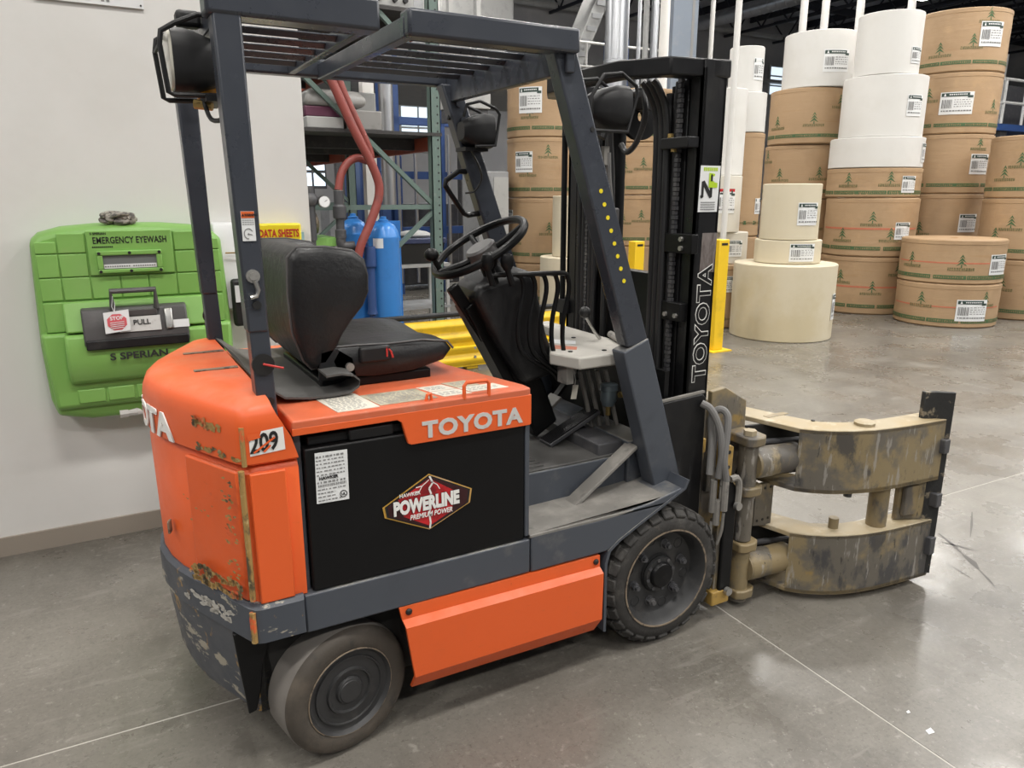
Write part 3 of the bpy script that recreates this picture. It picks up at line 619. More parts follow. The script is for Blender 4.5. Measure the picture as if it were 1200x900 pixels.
# stack left of it: brown with a white roll on top
G = 'rolls in the brown stack with one white top'
c0 = (8.14, 6.49)
roll(c0, .565, 0, .78, 'kraft', 'brown roll on the floor behind the cream rolls', G, ((.6, .5),), None, seed=9)
roll(c0, .565, .785, 1.575, 'kraft', 'second brown roll up behind the small cream rolls', G, ((-.9, .75), (-.5, .35), (.45, .5)), None, seed=10)
roll(c0, .56, 1.58, 2.37, 'kraft', 'third brown roll up, small white tag, behind the small cream rolls', G, ((-.55, .4), (.45, .42), (-.9, .75)), None, seed=11)
roll((8.12, 6.44), .565, 2.375, 3.16, 'kraft', 'brown roll directly under the wide white top roll', G, ((-.75, .35), (.15, .38), (.75, .7)), (.9, .52, .2, .25), seed=12)
roll((8.14, 6.34), .515, 3.165, 3.93, 'white', 'wide white top roll resting on brown rolls, big label', G, (), (.45, .45, .38, .3), seed=13)
# tall all-brown stack behind
G = 'rolls in the tallest all-brown stack'
e0_ = (9.72, 5.22)
for k, (tr, lb, lab) in enumerate([(((.1, .5),), None, 'brown roll on the floor hidden behind the low two-high stack'), (((-.3, .35), (-.85, .4)), (.68, .5, .3, .26), 'brown roll just above the low two-high stack, in shade'),
        (((-.6, .35), (.7, .8)), (.75, .5, .33, .28), 'second brown roll from the bottom visible in the tallest brown stack'), (((-.45, .6), (.85, .4)), (.12, .5, .42, .30), 'brown roll with centred label, second from top of tallest brown stack'),
        (((-.35, .32), (.28, .42), (.55, .82)), (.62, .58, .34, .32), 'topmost brown roll of the tallest all-brown stack')]):
    roll(e0_, .63, .83*k, .83*k+.825, 'kraft', lab, G, tr, lb, seed=20+k)
# brown stack cut by the picture edge
G = 'rolls in the brown stack cut by the frame'
f0 = (9.53, 3.80)
for k, lab in enumerate(['lowest brown roll of the stack cut off by the frame', 'middle brown roll of the stack cut off by the frame', 'top brown roll of the stack cut off by the frame']):
    roll(f0, .55, .80*k, .80*k+.795, 'kraft', lab, G, ((-.3, .55), (-.6, .35), (.45, .45)), None, seed=30+k)
# cream rolls in front
G = 'cream rolls in the front three-roll pile'
roll((5.48, 4.34), .585, 0, .865, 'cream', 'big wide cream roll standing on the floor beyond the mast', G, (), (.96, .45, .12, .3), seed=40)
roll((5.52, 4.36), .375, .87, 1.135, 'cream', 'short cream roll between big cream roll and narrower one', G, (), (.45, .5, .30, .20), seed=41)
roll((5.48, 4.33), .325, 1.14, 1.765, 'cream', 'cream roll with label on top of the three-roll cream pile', G, (), (.60, .47, .26, .25), seed=42)
# pile half hidden behind the mast
G = 'rolls in the pile just past the mast edge'
roll((5.28, 5.18), .245, 0, .80, 'kraft', 'brown roll on the floor behind the yellow bollard', G, (), (.35, .7, .2, .2), seed=50)
roll((5.38, 5.22), .26, .805, 1.19, 'paper', 'crumpled white wrapped roll with label behind the yellow bollard', G, (), (.35, .5, .24, .2), seed=51)
r52 = roll((5.22, 5.22), .255, 1.195, 1.87, 'paper', 'white wrapped roll with red striped label past the mast edge', G, (), (.2, .55, .28, .28), seed=52)
roll((5.98, 5.62), .255, 0, 1.10, 'kraft', 'narrow brown roll on the floor in the shade beside cream rolls', G, (), None, seed=53)
roll((5.98, 5.62), .255, 1.105, 2.42, 'kraft', 'tall narrow brown roll in shade beside the cream rolls', G, (), (.9, .3, .15, .2), seed=54)
roll((5.30, 5.30), .25, 1.875, 2.88, 'white', 'tall white roll touching the mast edge, under no other roll', G, (), None, seed=55)
roll((5.97, 5.62), .25, 2.425, 2.91, 'white', 'off-white roll on the tall narrow brown roll', G, (), None, seed=56)
roll((5.94, 5.64), .215, 2.915, 3.46, 'white', 'narrow white roll at the top, label by its right edge', G, (), (.72, .5, .16, .26), seed=57)
rb = MB(); p52 = math.atan2(CAMP.y-5.22, CAMP.x-5.22)+math.asin(.2); crect(rb, (5.22, 5.22), .255, p52, -.13, .13, 1.68, 1.715, .011); rb.build('red_stripe', M['red'], r52)
# torn wrap folds on the two crumpled rolls
def flap(name, pts, lab): return simple(name, MB().loft([[Vector(p) for p in r_] for r_ in pts], caps=False, close=False), M['paper'], lab, 'paper wrap')
# brown stack seen between the front posts
G = 'rolls in the brown stack behind the steering wheel'
i0 = (4.55, 8.38)
zs = [0, .62, 1.60, 2.47, 3.36]
for k, (tr, lb, lab) in enumerate([(((.2, .4),), None, 'lowest brown roll of the stack behind the steering wheel'), (((.2, .5), (-.75, .35)), (-.88, .72, .14, .2), 'second brown roll up behind the steering wheel'),
        (((.15, .72), (-.4, .42), (.9, .4)), (-.52, .6, .3, .3), 'third brown roll up, label near its left edge'), (((.75, .42), (-.35, .35)), (-.35, .58, .36, .36), 'top brown roll of the stack framed by the guard posts')]):
    roll(i0, .545, zs[k], zs[k+1]-.005, 'kraft', lab, G, tr, lb, seed=60+k)
G = 'pale rolls left of the mast'
roll((4.34, 7.27), .42, 0, .78, 'cream', 'squat cream roll at the foot of the pale pile left of the mast', G, (), None, seed=70)
roll((4.35, 7.28), .25, .785, 1.63, 'cream', 'tall slim cream roll standing on the squat one left of the mast', G, (), None, seed=71)
G = 'rolls in the brown stack glimpsed through the mast'
for k, lab in enumerate(['lowest brown roll glimpsed through the mast gap', 'second brown roll glimpsed through the mast gap', 'third brown roll glimpsed through the mast gap', 'top brown roll glimpsed through the mast gap']):
    roll((6.5, 8.5), .60, .82*k, .82*k+.815, 'kraft', lab, G, ((-.35, .5), (.15, .55), (.6, .4)), None, seed=80+k)

for (x, y, a, lab) in [(.50, .12, .028, 'white paper scrap on the floor beneath the clamp pivot'), (.415, -.79, .016, 'tiny white paper crumb on the bare floor beside the joint'), (.44, -.70, .008, 'smallest white crumb on the bare floor beside the joint')]:
    q = MB(); q.loft([[(x-a, y-a*.4, z), (x+a*.6, y-a*.6, z), (x+a, y+a*.5, z+.002), (x-a*.5, y+a*.6, z)] for z in (.0006, .0018)]); simple('paper_scrap', q, M['label'], lab, 'paper scrap')
# ================================================================== ON THE PARTITION
ew = empty('eyewash_station', (-1.56, 2.05, .62), 'green plastic emergency eyewash station hung on the white partition', 'eyewash station')
def outline(s, sz=1.0, dy=0):
    pts = [(-1.945, .76), (-1.953, 1.0), (-1.945, 1.25), (-1.938, 1.44), (-1.905, 1.472), (-1.82, 1.496), (-1.69, 1.507), (-1.56, 1.509)]
    pts = pts+[(-3.12-x, z) for x, z in pts[:-1][::-1]]
    pts = pts+[(-3.12+1.925, .685), (-3.12+1.80, .655), (-1.56, .65), (-1.80, .655), (-1.925, .685)]
    return [(-1.56+(x+1.56)*s, 1.06+(z-1.06)*sz) for x, z in pts]
MB().loft([[(x, 2.048, z) for x, z in outline(1.03, 1.03)], [(x, 1.905, z) for x, z in outline(1.015, 1.015)], [(x, 1.88, z) for x, z in outline(.985, .98)]]).build('back_shell', M['eyegreen'], ew, bevel=.012)
xs = [-1.93, -1.845, -1.735, -1.617, -1.503, -1.385, -1.275, -1.19]; zs_ = [1.195, 1.295, 1.397, 1.485]
for i in range(7):
    for k in range(3):
        a, b = xs[i]+.0018, xs[i+1]-.0018; z0, z1 = zs_[k]+.0018, zs_[k+1]-.0018
        if 2 <= i <= 4 and k >= 1: continue
        if k == 2 and i in (0, 6): z1 -= .035
        MB().box(a, b, 1.871, 1.885, z0, z1).build('panel_cell', M['eyegreen'], ew, bevel=.004)
MB().box(xs[2]+.004, xs[5]-.004, 1.862, 1.885, 1.299, 1.492).build('sign_panel', M['eyegreen'], ew, bevel=.004)
for i in (0, 6): MB().box(xs[i]+.004, xs[i+1]-.004, 1.862, 1.885, 1.06, 1.19).build('panel_cell', M['eyegreen'], ew, bevel=.004)
# gauge window
wf = MB(); 
for b in ((-1.70, -1.44, 1.385, 1.405), (-1.70, -1.44, 1.308, 1.325), (-1.70, -1.677, 1.325, 1.385), (-1.463, -1.44, 1.325, 1.385)): wf.box(b[0], b[1], 1.846, 1.866, b[2], b[3])
wfo = wf.build('window_frame', M['eyegreen'], ew, bevel=.004)
MB().box(-1.677, -1.463, 1.857, 1.863, 1.325, 1.385).build('gauge_window', M['window_clear'], ew)
MB().box(-1.675, -1.465, 1.853, 1.858, 1.328, 1.346).build('window_strip', M['label'], ew)
st = MB()
for i in range(22): 
    if i != 11: st.box(-1.672+i*.0093, -1.666+i*.0093, 1.8515, 1.8532, 1.334, 1.340)
st.build('strip_print', M['greyink'], ew)
for x in (-1.69, -1.57, -1.45):
    for z in (1.395, 1.316): MB().cyl((x, 1.847, z), (x, 1.842, z), .007, seg=8).build('screw', M['ink'], wfo)
YF = 1.8615
text('station_lettering', 'EMERGENCY EYEWASH', .040, (-1.708, YF, 1.437), (1, 0, 0), (0, 0, 1), M['ink'], ew, off=.018, sx=.675, space=1.06)
text('maker_lettering', 'S SPERIAN', .014, (-1.715, YF, 1.475), (1, 0, 0), (0, 0, 1), M['ink'], ew, off=.02)
sl = MB()
for i in range(11): sl.box(-1.712+i*.0075, -1.7065+i*.0075, YF-.001, YF+.001, 1.419, 1.425)
sl.build('small_print', M['ink'], ew, kind='stuff')
# lower basin with its pull-down lid
MB().loft([[(x, 1.90, z) for x, z in ((-1.935, .70), (-1.185, .70), (-1.165, 1.06), (-1.955, 1.06))], [(x, 1.845, z) for x, z in ((-1.93, .72), (-1.19, .72), (-1.17, 1.055), (-1.95, 1.055))]]).build('lower_shell', M['eyegreen'], ew, bevel=.015)
MB().prism([(1.87, 1.055), (1.80, 1.05), (1.775, .93), (1.815, .835), (1.87, .82)], 'x', -1.865, -1.255).build('basin', M['eyegreen'], ew, bevel=.014)
MB().prism([(1.88, 1.19), (1.855, 1.19), (1.81, 1.06), (1.88, 1.055)], 'x', -1.855, -1.265).build('shoulder', M['eyegreen'], ew, bevel=.008)
for i in range(5): MB().box(-1.845+i*.118, -1.735+i*.118, 1.838, 1.86, .735, .80).build('panel_cell', M['eyegreen'], ew, bevel=.006)
dk = MB().prism([(1.85, 1.165), (1.815, 1.155), (1.775, 1.035), (1.775, 1.0), (1.85, .99)], 'x', -1.79, -1.365).build('pull_cover', M['dkgrey_plastic'], ew, bevel=.008)
MB().box(-1.785, -1.37, 1.762, 1.782, .985, 1.028).build('cover_lip', M['blacksat'], dk, bevel=.006)
MB().tube([(-1.665, 1.80, 1.15), (-1.665, 1.79, 1.235), (-1.49, 1.79, 1.235), (-1.49, 1.80, 1.15)], .013, 10).build('pull_handle', M['dkgrey_plastic'], dk)
MB().box(-1.66, -1.49, 1.79, 1.812, 1.12, 1.15).build('handle_web', M['dkgrey_plastic'], dk, bevel=.004)
MB().obox((-1.565, 1.788, 1.085), (.085, 0, 0), (0, .0105, .032), (0, .004, -.0013)).build('pull_plate', M['silver'], dk)
text('pull_lettering', 'PULL', .032, (-1.592, 1.780, 1.083), (1, 0, 0), (0, .30, .95), M['ink'], dk, off=.02)
MB().obox((-1.445, 1.79, 1.10), (.017, 0, 0), (0, .0145, .045), (0, .006, -.002)).build('side_latch', M['chrome'], dk, bevel=.005)
MB().obox((-1.395, 1.784, 1.075), (.033, 0, 0), (0, .005, .017), (0, .002, -.0006)).build('small_sticker', M['label'], dk)
text('maker_lettering', 'S SPERIAN', .042, (-1.70, 1.768, .935), (1, 0, 0), (0, .2, .98), M['ink'], ew, off=.03, sx=1.25)
# stop tag hanging on the handle
tg = empty('stop_tag', (-1.66, 1.775, 1.13), 'white tag with red STOP octagon tied to the grey handle', 'tag')
MB().obox((-1.655, 1.765, 1.105), (.05, 0, .005), (0, .008, .045), (0, .001, 0)).build('tag_card', M['label'], tg)
oc = [(-1.655+.041*math.cos(PI/8+PI/4*k), 1.103+.037*math.sin(PI/8+PI/4*k)) for k in range(8)]
MB().loft([[(x, 1.763-(1.103-z)*.17-d_, z) for x, z in oc] for d_ in (0, .001)]).build('red_octagon', pm('tag_red', (.62, .10, .12), .5), tg)
text('stop_lettering', 'STOP', .022, (-1.655, 1.764, 1.113), (1, 0, .05), (0, .17, .98), M['label'], tg, off=.03, align='CENTER')
ln = MB()
for k in range(4): ln.obox((-1.655, 1.7595-k*.0018, 1.102-k*.008), (.028-.004*(k == 3), 0, .002), (0, 0, .0014), (0, .0005, 0))
ln.build('tag_print', M['label'], tg)
MB().tube([(-1.66, 1.766, 1.145), (-1.655, 1.775, 1.18), (-1.66, 1.78, 1.215), (-1.668, 1.776, 1.17), (-1.66, 1.766, 1.145)], .0015, 5).build('tag_string', M['label'], tg)
# rag on top
rg = MB(); rn = random.Random(3)
for k in range(9):
    pts = []
    cx, cz = -1.58+rn.uniform(-.045, .045), 1.535+rn.uniform(0, .02)
    for i in range(9):
        a = i*PI/4+rn.uniform(-.3, .3); rr = rn.uniform(.015, .045)
        pts.append(Vector((cx+rr*1.3*math.cos(a), 1.92+rr*.8*math.sin(a*1.3+k), cz+rr*.5*math.sin(a))))
    rg.tube(pts, rn.uniform(.006, .010), 6, sm=4)
rg.sph((-1.575, 1.935, 1.54), (.05, .04, .03), 10, 6)
simple('rag', rg, M['cloth'], 'crumpled grey rag lying on top of the green eyewash station', 'rag', angle=80)
# small drain pipe below the station
simple('drain_pipe', MB().tube([(-1.67, 1.90, .66), (-1.60, 1.90, .66), (-1.60, 2.048, .66)], .02, 10, sm=3).cyl((-1.69, 1.90, .66), (-1.655, 1.90, .66), .026, seg=10), M['paper_bright'], 'short white drain pipe beneath the green eyewash station', 'pipe')
# sign at the top left
sg = empty('wall_sign', (-1.55, 2.04, 2.45), 'white and green sign high on the partition, mostly above the frame', 'sign')
MB().box(-1.80, -1.385, 2.035, 2.048, 2.44, 2.80).build('sign_board', M['label'], sg)
MB().box(-1.785, -1.41, 2.032, 2.036, 2.478, 2.79).build('green_field', M['signgreen'], sg)
sp = MB()
for x in (-1.675, -1.655, -1.60, -1.545, -1.525): sp.box(x-.006, x+.006, 2.0325, 2.0355, 2.454, 2.464)
sp.build('sign_print', M['greyink'], sg)
for x in (-1.795+.012, -1.397): MB().cyl((x, 2.036, 2.452), (x, 2.032, 2.452), .004, seg=8).build('screw', M['ink'], sg)
# yellow data sheet holder, half behind the seat
dh = empty('data_sheet_holder', (-.88, 2.04, 1.4), 'yellow wall holder lettered DATA SHEETS behind the seat back', 'holder')
MB().box(-1.03, -.772, 1.985, 2.048, 1.12, 1.505).build('holder_box', M['yellowsign'], dh, bevel=.01)
text('holder_lettering', 'DATA SHEETS', .052, (-.786, 1.984, 1.440), (1, 0, 0), (0, 0, 1), M['redtext'], dh, off=.03, align='RIGHT', sx=.61)
hp = MB()
for i in range(13): hp.box(-.965+i*.0138, -.955+i*.0138, 1.9825, 1.985, 1.408, 1.426)
hp.build('holder_print', M['ink'], dh, kind='stuff')
MB().box(-.771, -.757, 2.0, 2.03, 1.40, 1.46).build('side_clip', pm('pale_blue_clip', (.35, .55, .62), .4), dh)
# white dispenser between the rear posts
wd = empty('wall_dispenser', (-1.14, 2.04, 1.3), 'white wall dispenser box glimpsed between the rear guard posts', 'dispenser')
MB().prism([(2.048, 1.08), (1.93, 1.10), (1.92, 1.42), (1.97, 1.51), (2.048, 1.515)], 'x', -1.20, -1.06).build('dispenser_body', M['label'], wd, bevel=.008)
MB().cyl((-1.20, 1.96, 1.46), (-1.222, 1.96, 1.46), .013, seg=10).build('side_knob', M['ink'], wd)
MB().tube([(-1.16, 1.90, 1.375), (-1.09, 1.89, 1.375), (-1.08, 1.90, 1.34)], .004, 6).build('wire_hook', M['brass'], wd)
MB().box(-1.148, -1.078, 1.885, 1.93, 1.02, 1.25).build('black_holder', M['ink'], wd, bevel=.015)
MB().box(-1.135, -1.09, 1.875, 1.886, 1.14, 1.22).build('holder_label', M['label'], wd)
# ================================================================== FORKLIFT
fk = empty('forklift', (-.3, .53, 0), 'orange and grey electric forklift with black mast and paper roll clamp', 'forklift')
def B(mb, name, mat, parent=fk, **k): return mb.build(name, M[mat] if isinstance(mat, str) else mat, parent, **k)
YM = 1.06
def mir(y): return YM-y
# ---------------- counterweight
HALF = [(-1.425, 0.0), (-1.441, .006), (-1.456, .024), (-1.508, .135), (-1.560, .25), (-1.598, .34), (-1.622, .43), (-1.634, .53)]
def plan(d, xf, rec=0.0, y0=0.0):
    # closed outline seen from above: front edge at xf, moved inward by d, middle recessed by rec
    pts = [(xf, y0+d)]
    h = [(x, y+y0*(1-min(1, y/.3))) for x, y in HALF]
    for x, y in h:
        t = (y-.53)/.53; r_ = rec if y > .26 else 0
        pts.append((min(x+d*.9+r_, xf-.004), y+d*max(0, -t)*.9 if y < .5 else y))
    for x, y in h[:-1][::-1]:
        t = (y-.53)/.53; r_ = rec if y > .26 else 0
        pts.append((min(x+d*.9+r_, xf-.004), YM-(y+d*max(0, -t)*.9)))
    pts.append((xf, YM-(y0+d)))
    return pts
def ring(z, d, xf, rec=0, y0=0.0): return [(x, y, z) for x, y in plan(d, xf, rec, y0)]
cw = B(MB().loft([ring(.962, .012, -1.302), ring(.970, .0, -1.302), ring(1.03, .0, -1.318), ring(1.07, .0, -1.338), ring(1.094, .004, -1.350), ring(1.112, .013, -1.357), ring(1.125, .030, -1.360), ring(1.132, .055, -1.362), ring(1.136, .09, -1.364)]), 'counterweight', 'orange', angle=50)
cw['label'] = 'scuffed orange upper counterweight with white lettering'
for y in (.66, .38): 
    s_ = MB().obox((-1.432, y+.05, 1.1365), (.062, 0, 0), (0, .011, 0), (0, 0, .0025)); B(s_, 'vent_slot', 'rust', cw)
lw = MB().loft([ring(.565, .012, -1.303, .0), ring(.940, .008, -1.303, .0), ring(.957, .022, -1.303, .0)])
lo = B(lw, 'lower_counterweight', 'orange', angle=40)
# raised side casting panels on both rear corners, leaving the middle recessed
def wrap(ys, d0, z0, z1, th, mat, name, parent, rnd=.012):
    # a plate following the rear outline between two values of y
    xy = []
    n = 14
    H = HALF+[(x, YM-y) for x, y in HALF[:-1][::-1]]
    def xat(y):
        for (xa, ya), (xb, yb) in zip(H, H[1:]):
            if ya <= y <= yb: return xa+(xb-xa)*(y-ya)/max(1e-6, yb-ya)
        return H[0][0]
    ysn = [ys[0]+(ys[1]-ys[0])*i/n for i in range(n+1)]
    out = [(xat(y)-th+d0, y) for y in ysn]; inn = [(xat(y)+.01+d0, y) for y in ysn][::-1]
    return B(MB().prism(out+inn, 'z', z0, z1), name, mat, parent, bevel=rnd)
wrap((.03, .25), .014, .572, .945, .014, 'orange', 'corner_panel', lo, .006)
wrap((.81, 1.03), .014, .572, .945, .014, 'orange', 'corner_panel', lo, .006)
B(MB().obox((-1.384, .004, .757), (.046, 0, 0), (0, .007, 0), (0, 0, .186)), 'side_panel', 'orange', lo, bevel=.004)
B(MB().obox((-1.611, .37, .69), (.004, 0, 0), (.004, .011, 0), (0, 0, .02)), 'rear_slot', 'rust', lo, bevel=.003)
# worn corner edges, paint knocked off down to the filler
B(MB().tube([(-1.449, .0045, .585), (-1.4485, .0045, .75), (-1.449, .0045, .955)], .008, 8), 'worn_edge', 'chipped', lo)
B(MB().tube([(-1.4385, .0065, .965), (-1.4385, .0065, 1.02), (-1.4385, .007, 1.07)], .007, 8), 'worn_edge', 'chipped', cw)
rs = random.Random(4)
def scar(cx, cy, cz, n, du, dz, sc, mat, parent, name):
    m_ = MB()
    for i in range(n):
        y = cy+rs.uniform(-du, du); z = cz+rs.uniform(-dz, dz)
        H = HALF
        x = None
        for (xa, ya), (xb, yb) in zip(H, H[1:]):
            if ya <= y <= yb: x = xa+(xb-xa)*(y-ya)/(yb-ya); tx = Vector((xb-xa, yb-ya, 0)).normalized()
        if x is None: continue
        nrm = Vector((-tx.y, tx.x, 0)); nrm = nrm if nrm.x < 0 else -nrm
        k = rs.randint(5, 8); a0 = rs.uniform(0, 6); q = []
        for j in range(k):
            a = a0+j*2*PI/k; rr = sc*rs.uniform(.4, 1.2); q.append(Vector((x, y, z))+tx*(rr*1.5*math.cos(a))+Vector((0, 0, rr*.8*math.sin(a)))+nrm*cx)
        m_.add(q, [tuple(range(k))])
    return B(m_, name, mat, parent, kind='stuff')
scar(.002, .13, 1.055, 26, .055, .012, .010, 'chipped', cw, 'paint_chips')
scar(.002, .10, .985, 14, .085, .008, .009, 'chipped', cw, 'paint_chips')
scar(.0165, .135, .605, 60, .10, .028, .012, 'chipped', lo, 'paint_chips')
scar(.0165, .05, .76, 46, .022, .18, .006, 'chipped', lo, 'paint_chips')
scar(.0165, .17, .82, 9, .08, .06, .005, 'chipped', lo, 'paint_chips')
# lettering round the rear
def rearfn(s0, z0, size):
    H = HALF+[(x, YM-y) for x, y in HALF[:-1][::-1]]
    def fn(x, y, z):
        yy = s0-x
        for (xa, ya), (xb, yb) in zip(H, H[1:]):
            if ya <= yy <= yb: xx = xa+(xb-xa)*(yy-ya)/(yb-ya); break
        else: xx = -1.634
        return (xx-.0015-z, yy, z0+y)
    return fn
text('rear_lettering', 'TOYOTA', .105, (0, 0, 0), (1, 0, 0), (0, 0, 1), M['white'], cw, off=.035, sx=1.22, fn=rearfn(.82, .975, 1), depth=.002)
# number sticker, torn at its upper left
def sidepatch(pts, y=-.0015): return MB().add([(x, y, z) for x, z in pts], [tuple(range(len(pts)))])
ns = B(sidepatch([(-1.424, .992), (-1.335, .998), (-1.337, 1.060), (-1.392, 1.056), (-1.396, 1.046), (-1.407, 1.049), (-1.412, 1.034), (-1.424, 1.036)]), 'number_sticker', 'white', cw)
text('number_lettering', '209', .068, (-1.424, -.002, 1.001), (1, 0, .05), (0, 0, 1), M['ink'], ns, off=.025, sx=.72)
B(sidepatch([(-1.426, 1.034), (-1.395, 1.040), (-1.398, 1.053), (-1.428, 1.052)], -.0036), 'tear', 'orange', ns)
for a, b in (((-1.415, 1.001), (-1.36, 1.036)), ((-1.39, 1.0), (-1.372, 1.016))):
    B(MB().bar((a[0], -.0042, a[1]), (b[0], -.0042, b[1]), .0006, .005, (0, 0, 1)), 'tear', 'orange', ns)
# chassis bumper under the counterweight
bm = B(MB().loft([ring(.452, .004, -1.318, 0, -.004), ring(.458, -.006, -1.318, 0, -.004), ring(.558, -.006, -1.318, 0, -.004), ring(.570, .006, -1.316, 0, -.004)]), 'rear_bumper', 'greyworn', angle=40)
B(MB().tube([(-1.4545, .001, .462), (-1.4545, .001, .552)], .009, 8), 'worn_edge', 'chipped', bm)
scar(.0085, .2, .505, 40, .11, .018, .011, M['label'] if 0 else 'tray', bm, 'paint_chips')
# lower skirt with the wheel arch cut out
sk = []
HS = [(x, y) for x, y in HALF if y >= .1]
def skring(z, d):
    o = [(x+d, y) for x, y in [(-1.492, .10)]+HS]; o = o+[(x, YM-y) for x, y in o[:-1][::-1]]
    i_ = [(x+.07, y) for x, y in o][::-1]
    return [(x, y, z) for x, y in o+i_]
B(MB().loft([skring(.175, .045), skring(.22, .028), skring(.452, .004)]), 'rear_skirt', 'greyworn', angle=40)
for s in (0, 1):
    y0, y1 = (.085, .105) if s == 0 else (YM-.105, YM-.085)
    B(MB().prism([(-1.50, .452), (-1.478, .185), (-1.455, .19), (-1.437, .26), (-1.425, .34), (-1.395, .42), (-1.36, .452)], 'y', y0, y1), 'arch_plate', 'black', bevel=.004)
# ---------------- chassis
B(MB().box(-1.44, -.28, .10, .96, .17, .56), 'chassis_underside', 'underside')
B(MB().box(-.30, .12, .19, .87, .14, .56), 'chassis_underside', 'underside')
for s in (0, 1):
    f = (lambda y: y) if s == 0 else mir
    a, b = sorted((f(0), f(.075)))
    B(MB().box(-1.314, -.588, a, b, .446, .563), 'side_rail', 'grey', bevel=.005)
    B(MB().prism([(-.583, .444), (-.285, .444), (-.235, .458), (-.16, .495), (.045, .597), (.05, .615), (-.10, .585), (-.30, .568), (-.583, .572)], 'y', a, b+(.13 if s == 0 else 0)-(0 if s == 0 else .0)), 'step_side', 'grey', bevel=.005)
    # fender strip wrapped over the front wheel
    prof = [(-.285, .135), (-.288, .40), (-.275, .445), (-.235, .475), (-.16, .512), (.055, .612), (.07, .645)]
    q = [(x+.011, z-.004) for x, z in prof][::-1]
    c0_, c1_ = (sorted((f(-.004), f(.20))))
    B(MB().prism(prof+q, 'y', c0_, c1_), 'fender_strip', 'grey', angle=25)
    # removable orange skirt
    rows = [(.447, .437, 0.0), (.405, .395, -.002), (.388, .380, -.026), (.212, .203, -.024), (.148, .135, .022)]
    xl = [-1.041, -1.033, -1.030, -1.006, -1.003]
    L_ = []
    for (zl, zr, y), x in zip(rows, xl):
        L_.append([(x, f(y), zl), (-.308, f(y), zr), (-.308, f(y+.012), zr), (x, f(y+.012), zl)])
    o = B(MB().loft(L_), 'skirt_panel', 'orange', angle=20)
    for x, z in ((-1.012, .428), (-.326, .418)): B(MB().sph((x, f(-.004), z), (.011, .007, .011), 10, 6), 'bolt', 'ink', o)
    for x in (-.99, -.325): B(MB().box(x-.015, x+.015, *sorted((f(.012), f(.12))), .3, .44), 'skirt_bracket', 'underside')
# ---------------- battery
bt = B(MB().box(-1.286, -.606, .006, 1.05, .565, .985), 'battery_case', 'black', bevel=.006)
B(MB().box(-1.27, -.62, .03, 1.03, .985, 1.012), 'battery_lid', 'blacksat', bt, bevel=.004)
B(MB().box(-1.16, -1.03, .012, .05, .985, 1.02), 'cable_box', 'blacksat', bt, bevel=.006)
B(MB().box(-1.31, -1.288, .03, 1.03, .56, 1.03), 'battery_stop', 'grey', bevel=.003)
B(MB().box(-.605, -.590, .004, 1.05, .575, .955), 'battery_gate', 'grey', bevel=.002)
YB = .0045
def side(pts, y, name, mat, parent): return B(MB().prism(pts, 'y', y-.0012, y), name, mat, parent)
bl_ = side([(-1.262, .826), (-1.172, .823), (-1.170, .968), (-1.259, .971)], YB, 'data_plate', 'label', bt)
lp = MB(); rn = random.Random(9)
for k in range(13):
    z = .960-k*.0105; x = -1.257
    if k in (6, 8): continue
    xe = -1.18-(.03 if k in (10, 11) else 0)
    while x < xe:
        wd_ = rn.uniform(.003, .010); h_ = .0026 if k not in (0, 7) else .004
        lp.box(x, min(x+wd_, xe), YB-.0022, YB-.0014, z-h_, z+h_*.3); x += wd_+rn.uniform(.002, .006)
x = -1.255
while x < -1.18: 
    t_ = rn.choice((.0015, .003)); lp.box(x, x+t_, YB-.0022, YB-.0014, .872, .879); x += t_+.002
lp.build('plate_print', M['greyink'], bl_)
text('plate_lettering', 'HAWKER', .0125, (-1.252, YB-.0015, .893), (1, 0, 0), (0, 0, 1), M['ink'], bl_, off=.03)
MB().lathe([(.0105, 0), (.0105, .0008), (.0085, .0008), (.0085, 0)], (-1.187, YB-.0014, .842), (0, -1, 0), 20, capa=False).build('plate_emblem', M['ink'], bl_)
text('plate_lettering', 'UL', .010, (-1.187, YB-.0015, .8385), (1, 0, 0), (0, 0, 1), M['ink'], bl_, align='CENTER', off=.02)
# battery emblem: gold bordered hexagon, red field, lightning, white lettering
def hexa(s, cx=-.934, cz=.768):
    pts = [(-1.077, .775), (-1.072, .742), (-.935, .676), (-.800, .735), (-.793, .779), (-.932, .852)]
    return [(cx+(x-cx)*s, cz+(z-cz)*s) for x, z in pts]
hx = side(hexa(1.0), YB, 'emblem', 'gold', bt)
side(hexa(.955), YB-.0014, 'emblem_inner', 'ink', hx); side(hexa(.90), YB-.0028, 'emblem_field', pm('dark_maroon_print', (.035, .006, .008), .4), hx)
side([(-1.03, .790), (-1.015, .735), (-.935, .690), (-.862, .722), (-.852, .785), (-.932, .838)], YB-.0035, 'emblem_field', 'red', hx)
lg = MB(); YL = YB-.0052
bolt_pts = [(-.932, .846), (-.922, .824), (-.934, .808), (-.928, .79), (-.938, .768), (-.930, .75), (-.936, .73), (-.932, .70), (-.935, .682)]
for (xa, za), (xb, zb) in zip(bolt_pts, bolt_pts[1:]): lg.bar((xa, YL, za), (xb, YL, zb), .0006, .0055, (1, 0, 0))
for br in ([(-.934, .835), (-.955, .82), (-.965, .805), (-.98, .80)], [(-.928, .83), (-.908, .815), (-.9, .80)], [(-.955, .82), (-.975, .818)]):
    for (xa, za), (xb, zb) in zip(br, br[1:]): lg.bar((xa, YL, za), (xb, YL, zb), .0006, .0025, (1, 0, 0))
lg.build('lightning', M['white'], hx)
ang_ = math.radians(0)
text('emblem_lettering', 'POWERLINE', .056, (-1.047, YL-.001, .746), (1, 0, .0), (.0, 0, 1), M['ink'], hx, off=.075, sx=.675)
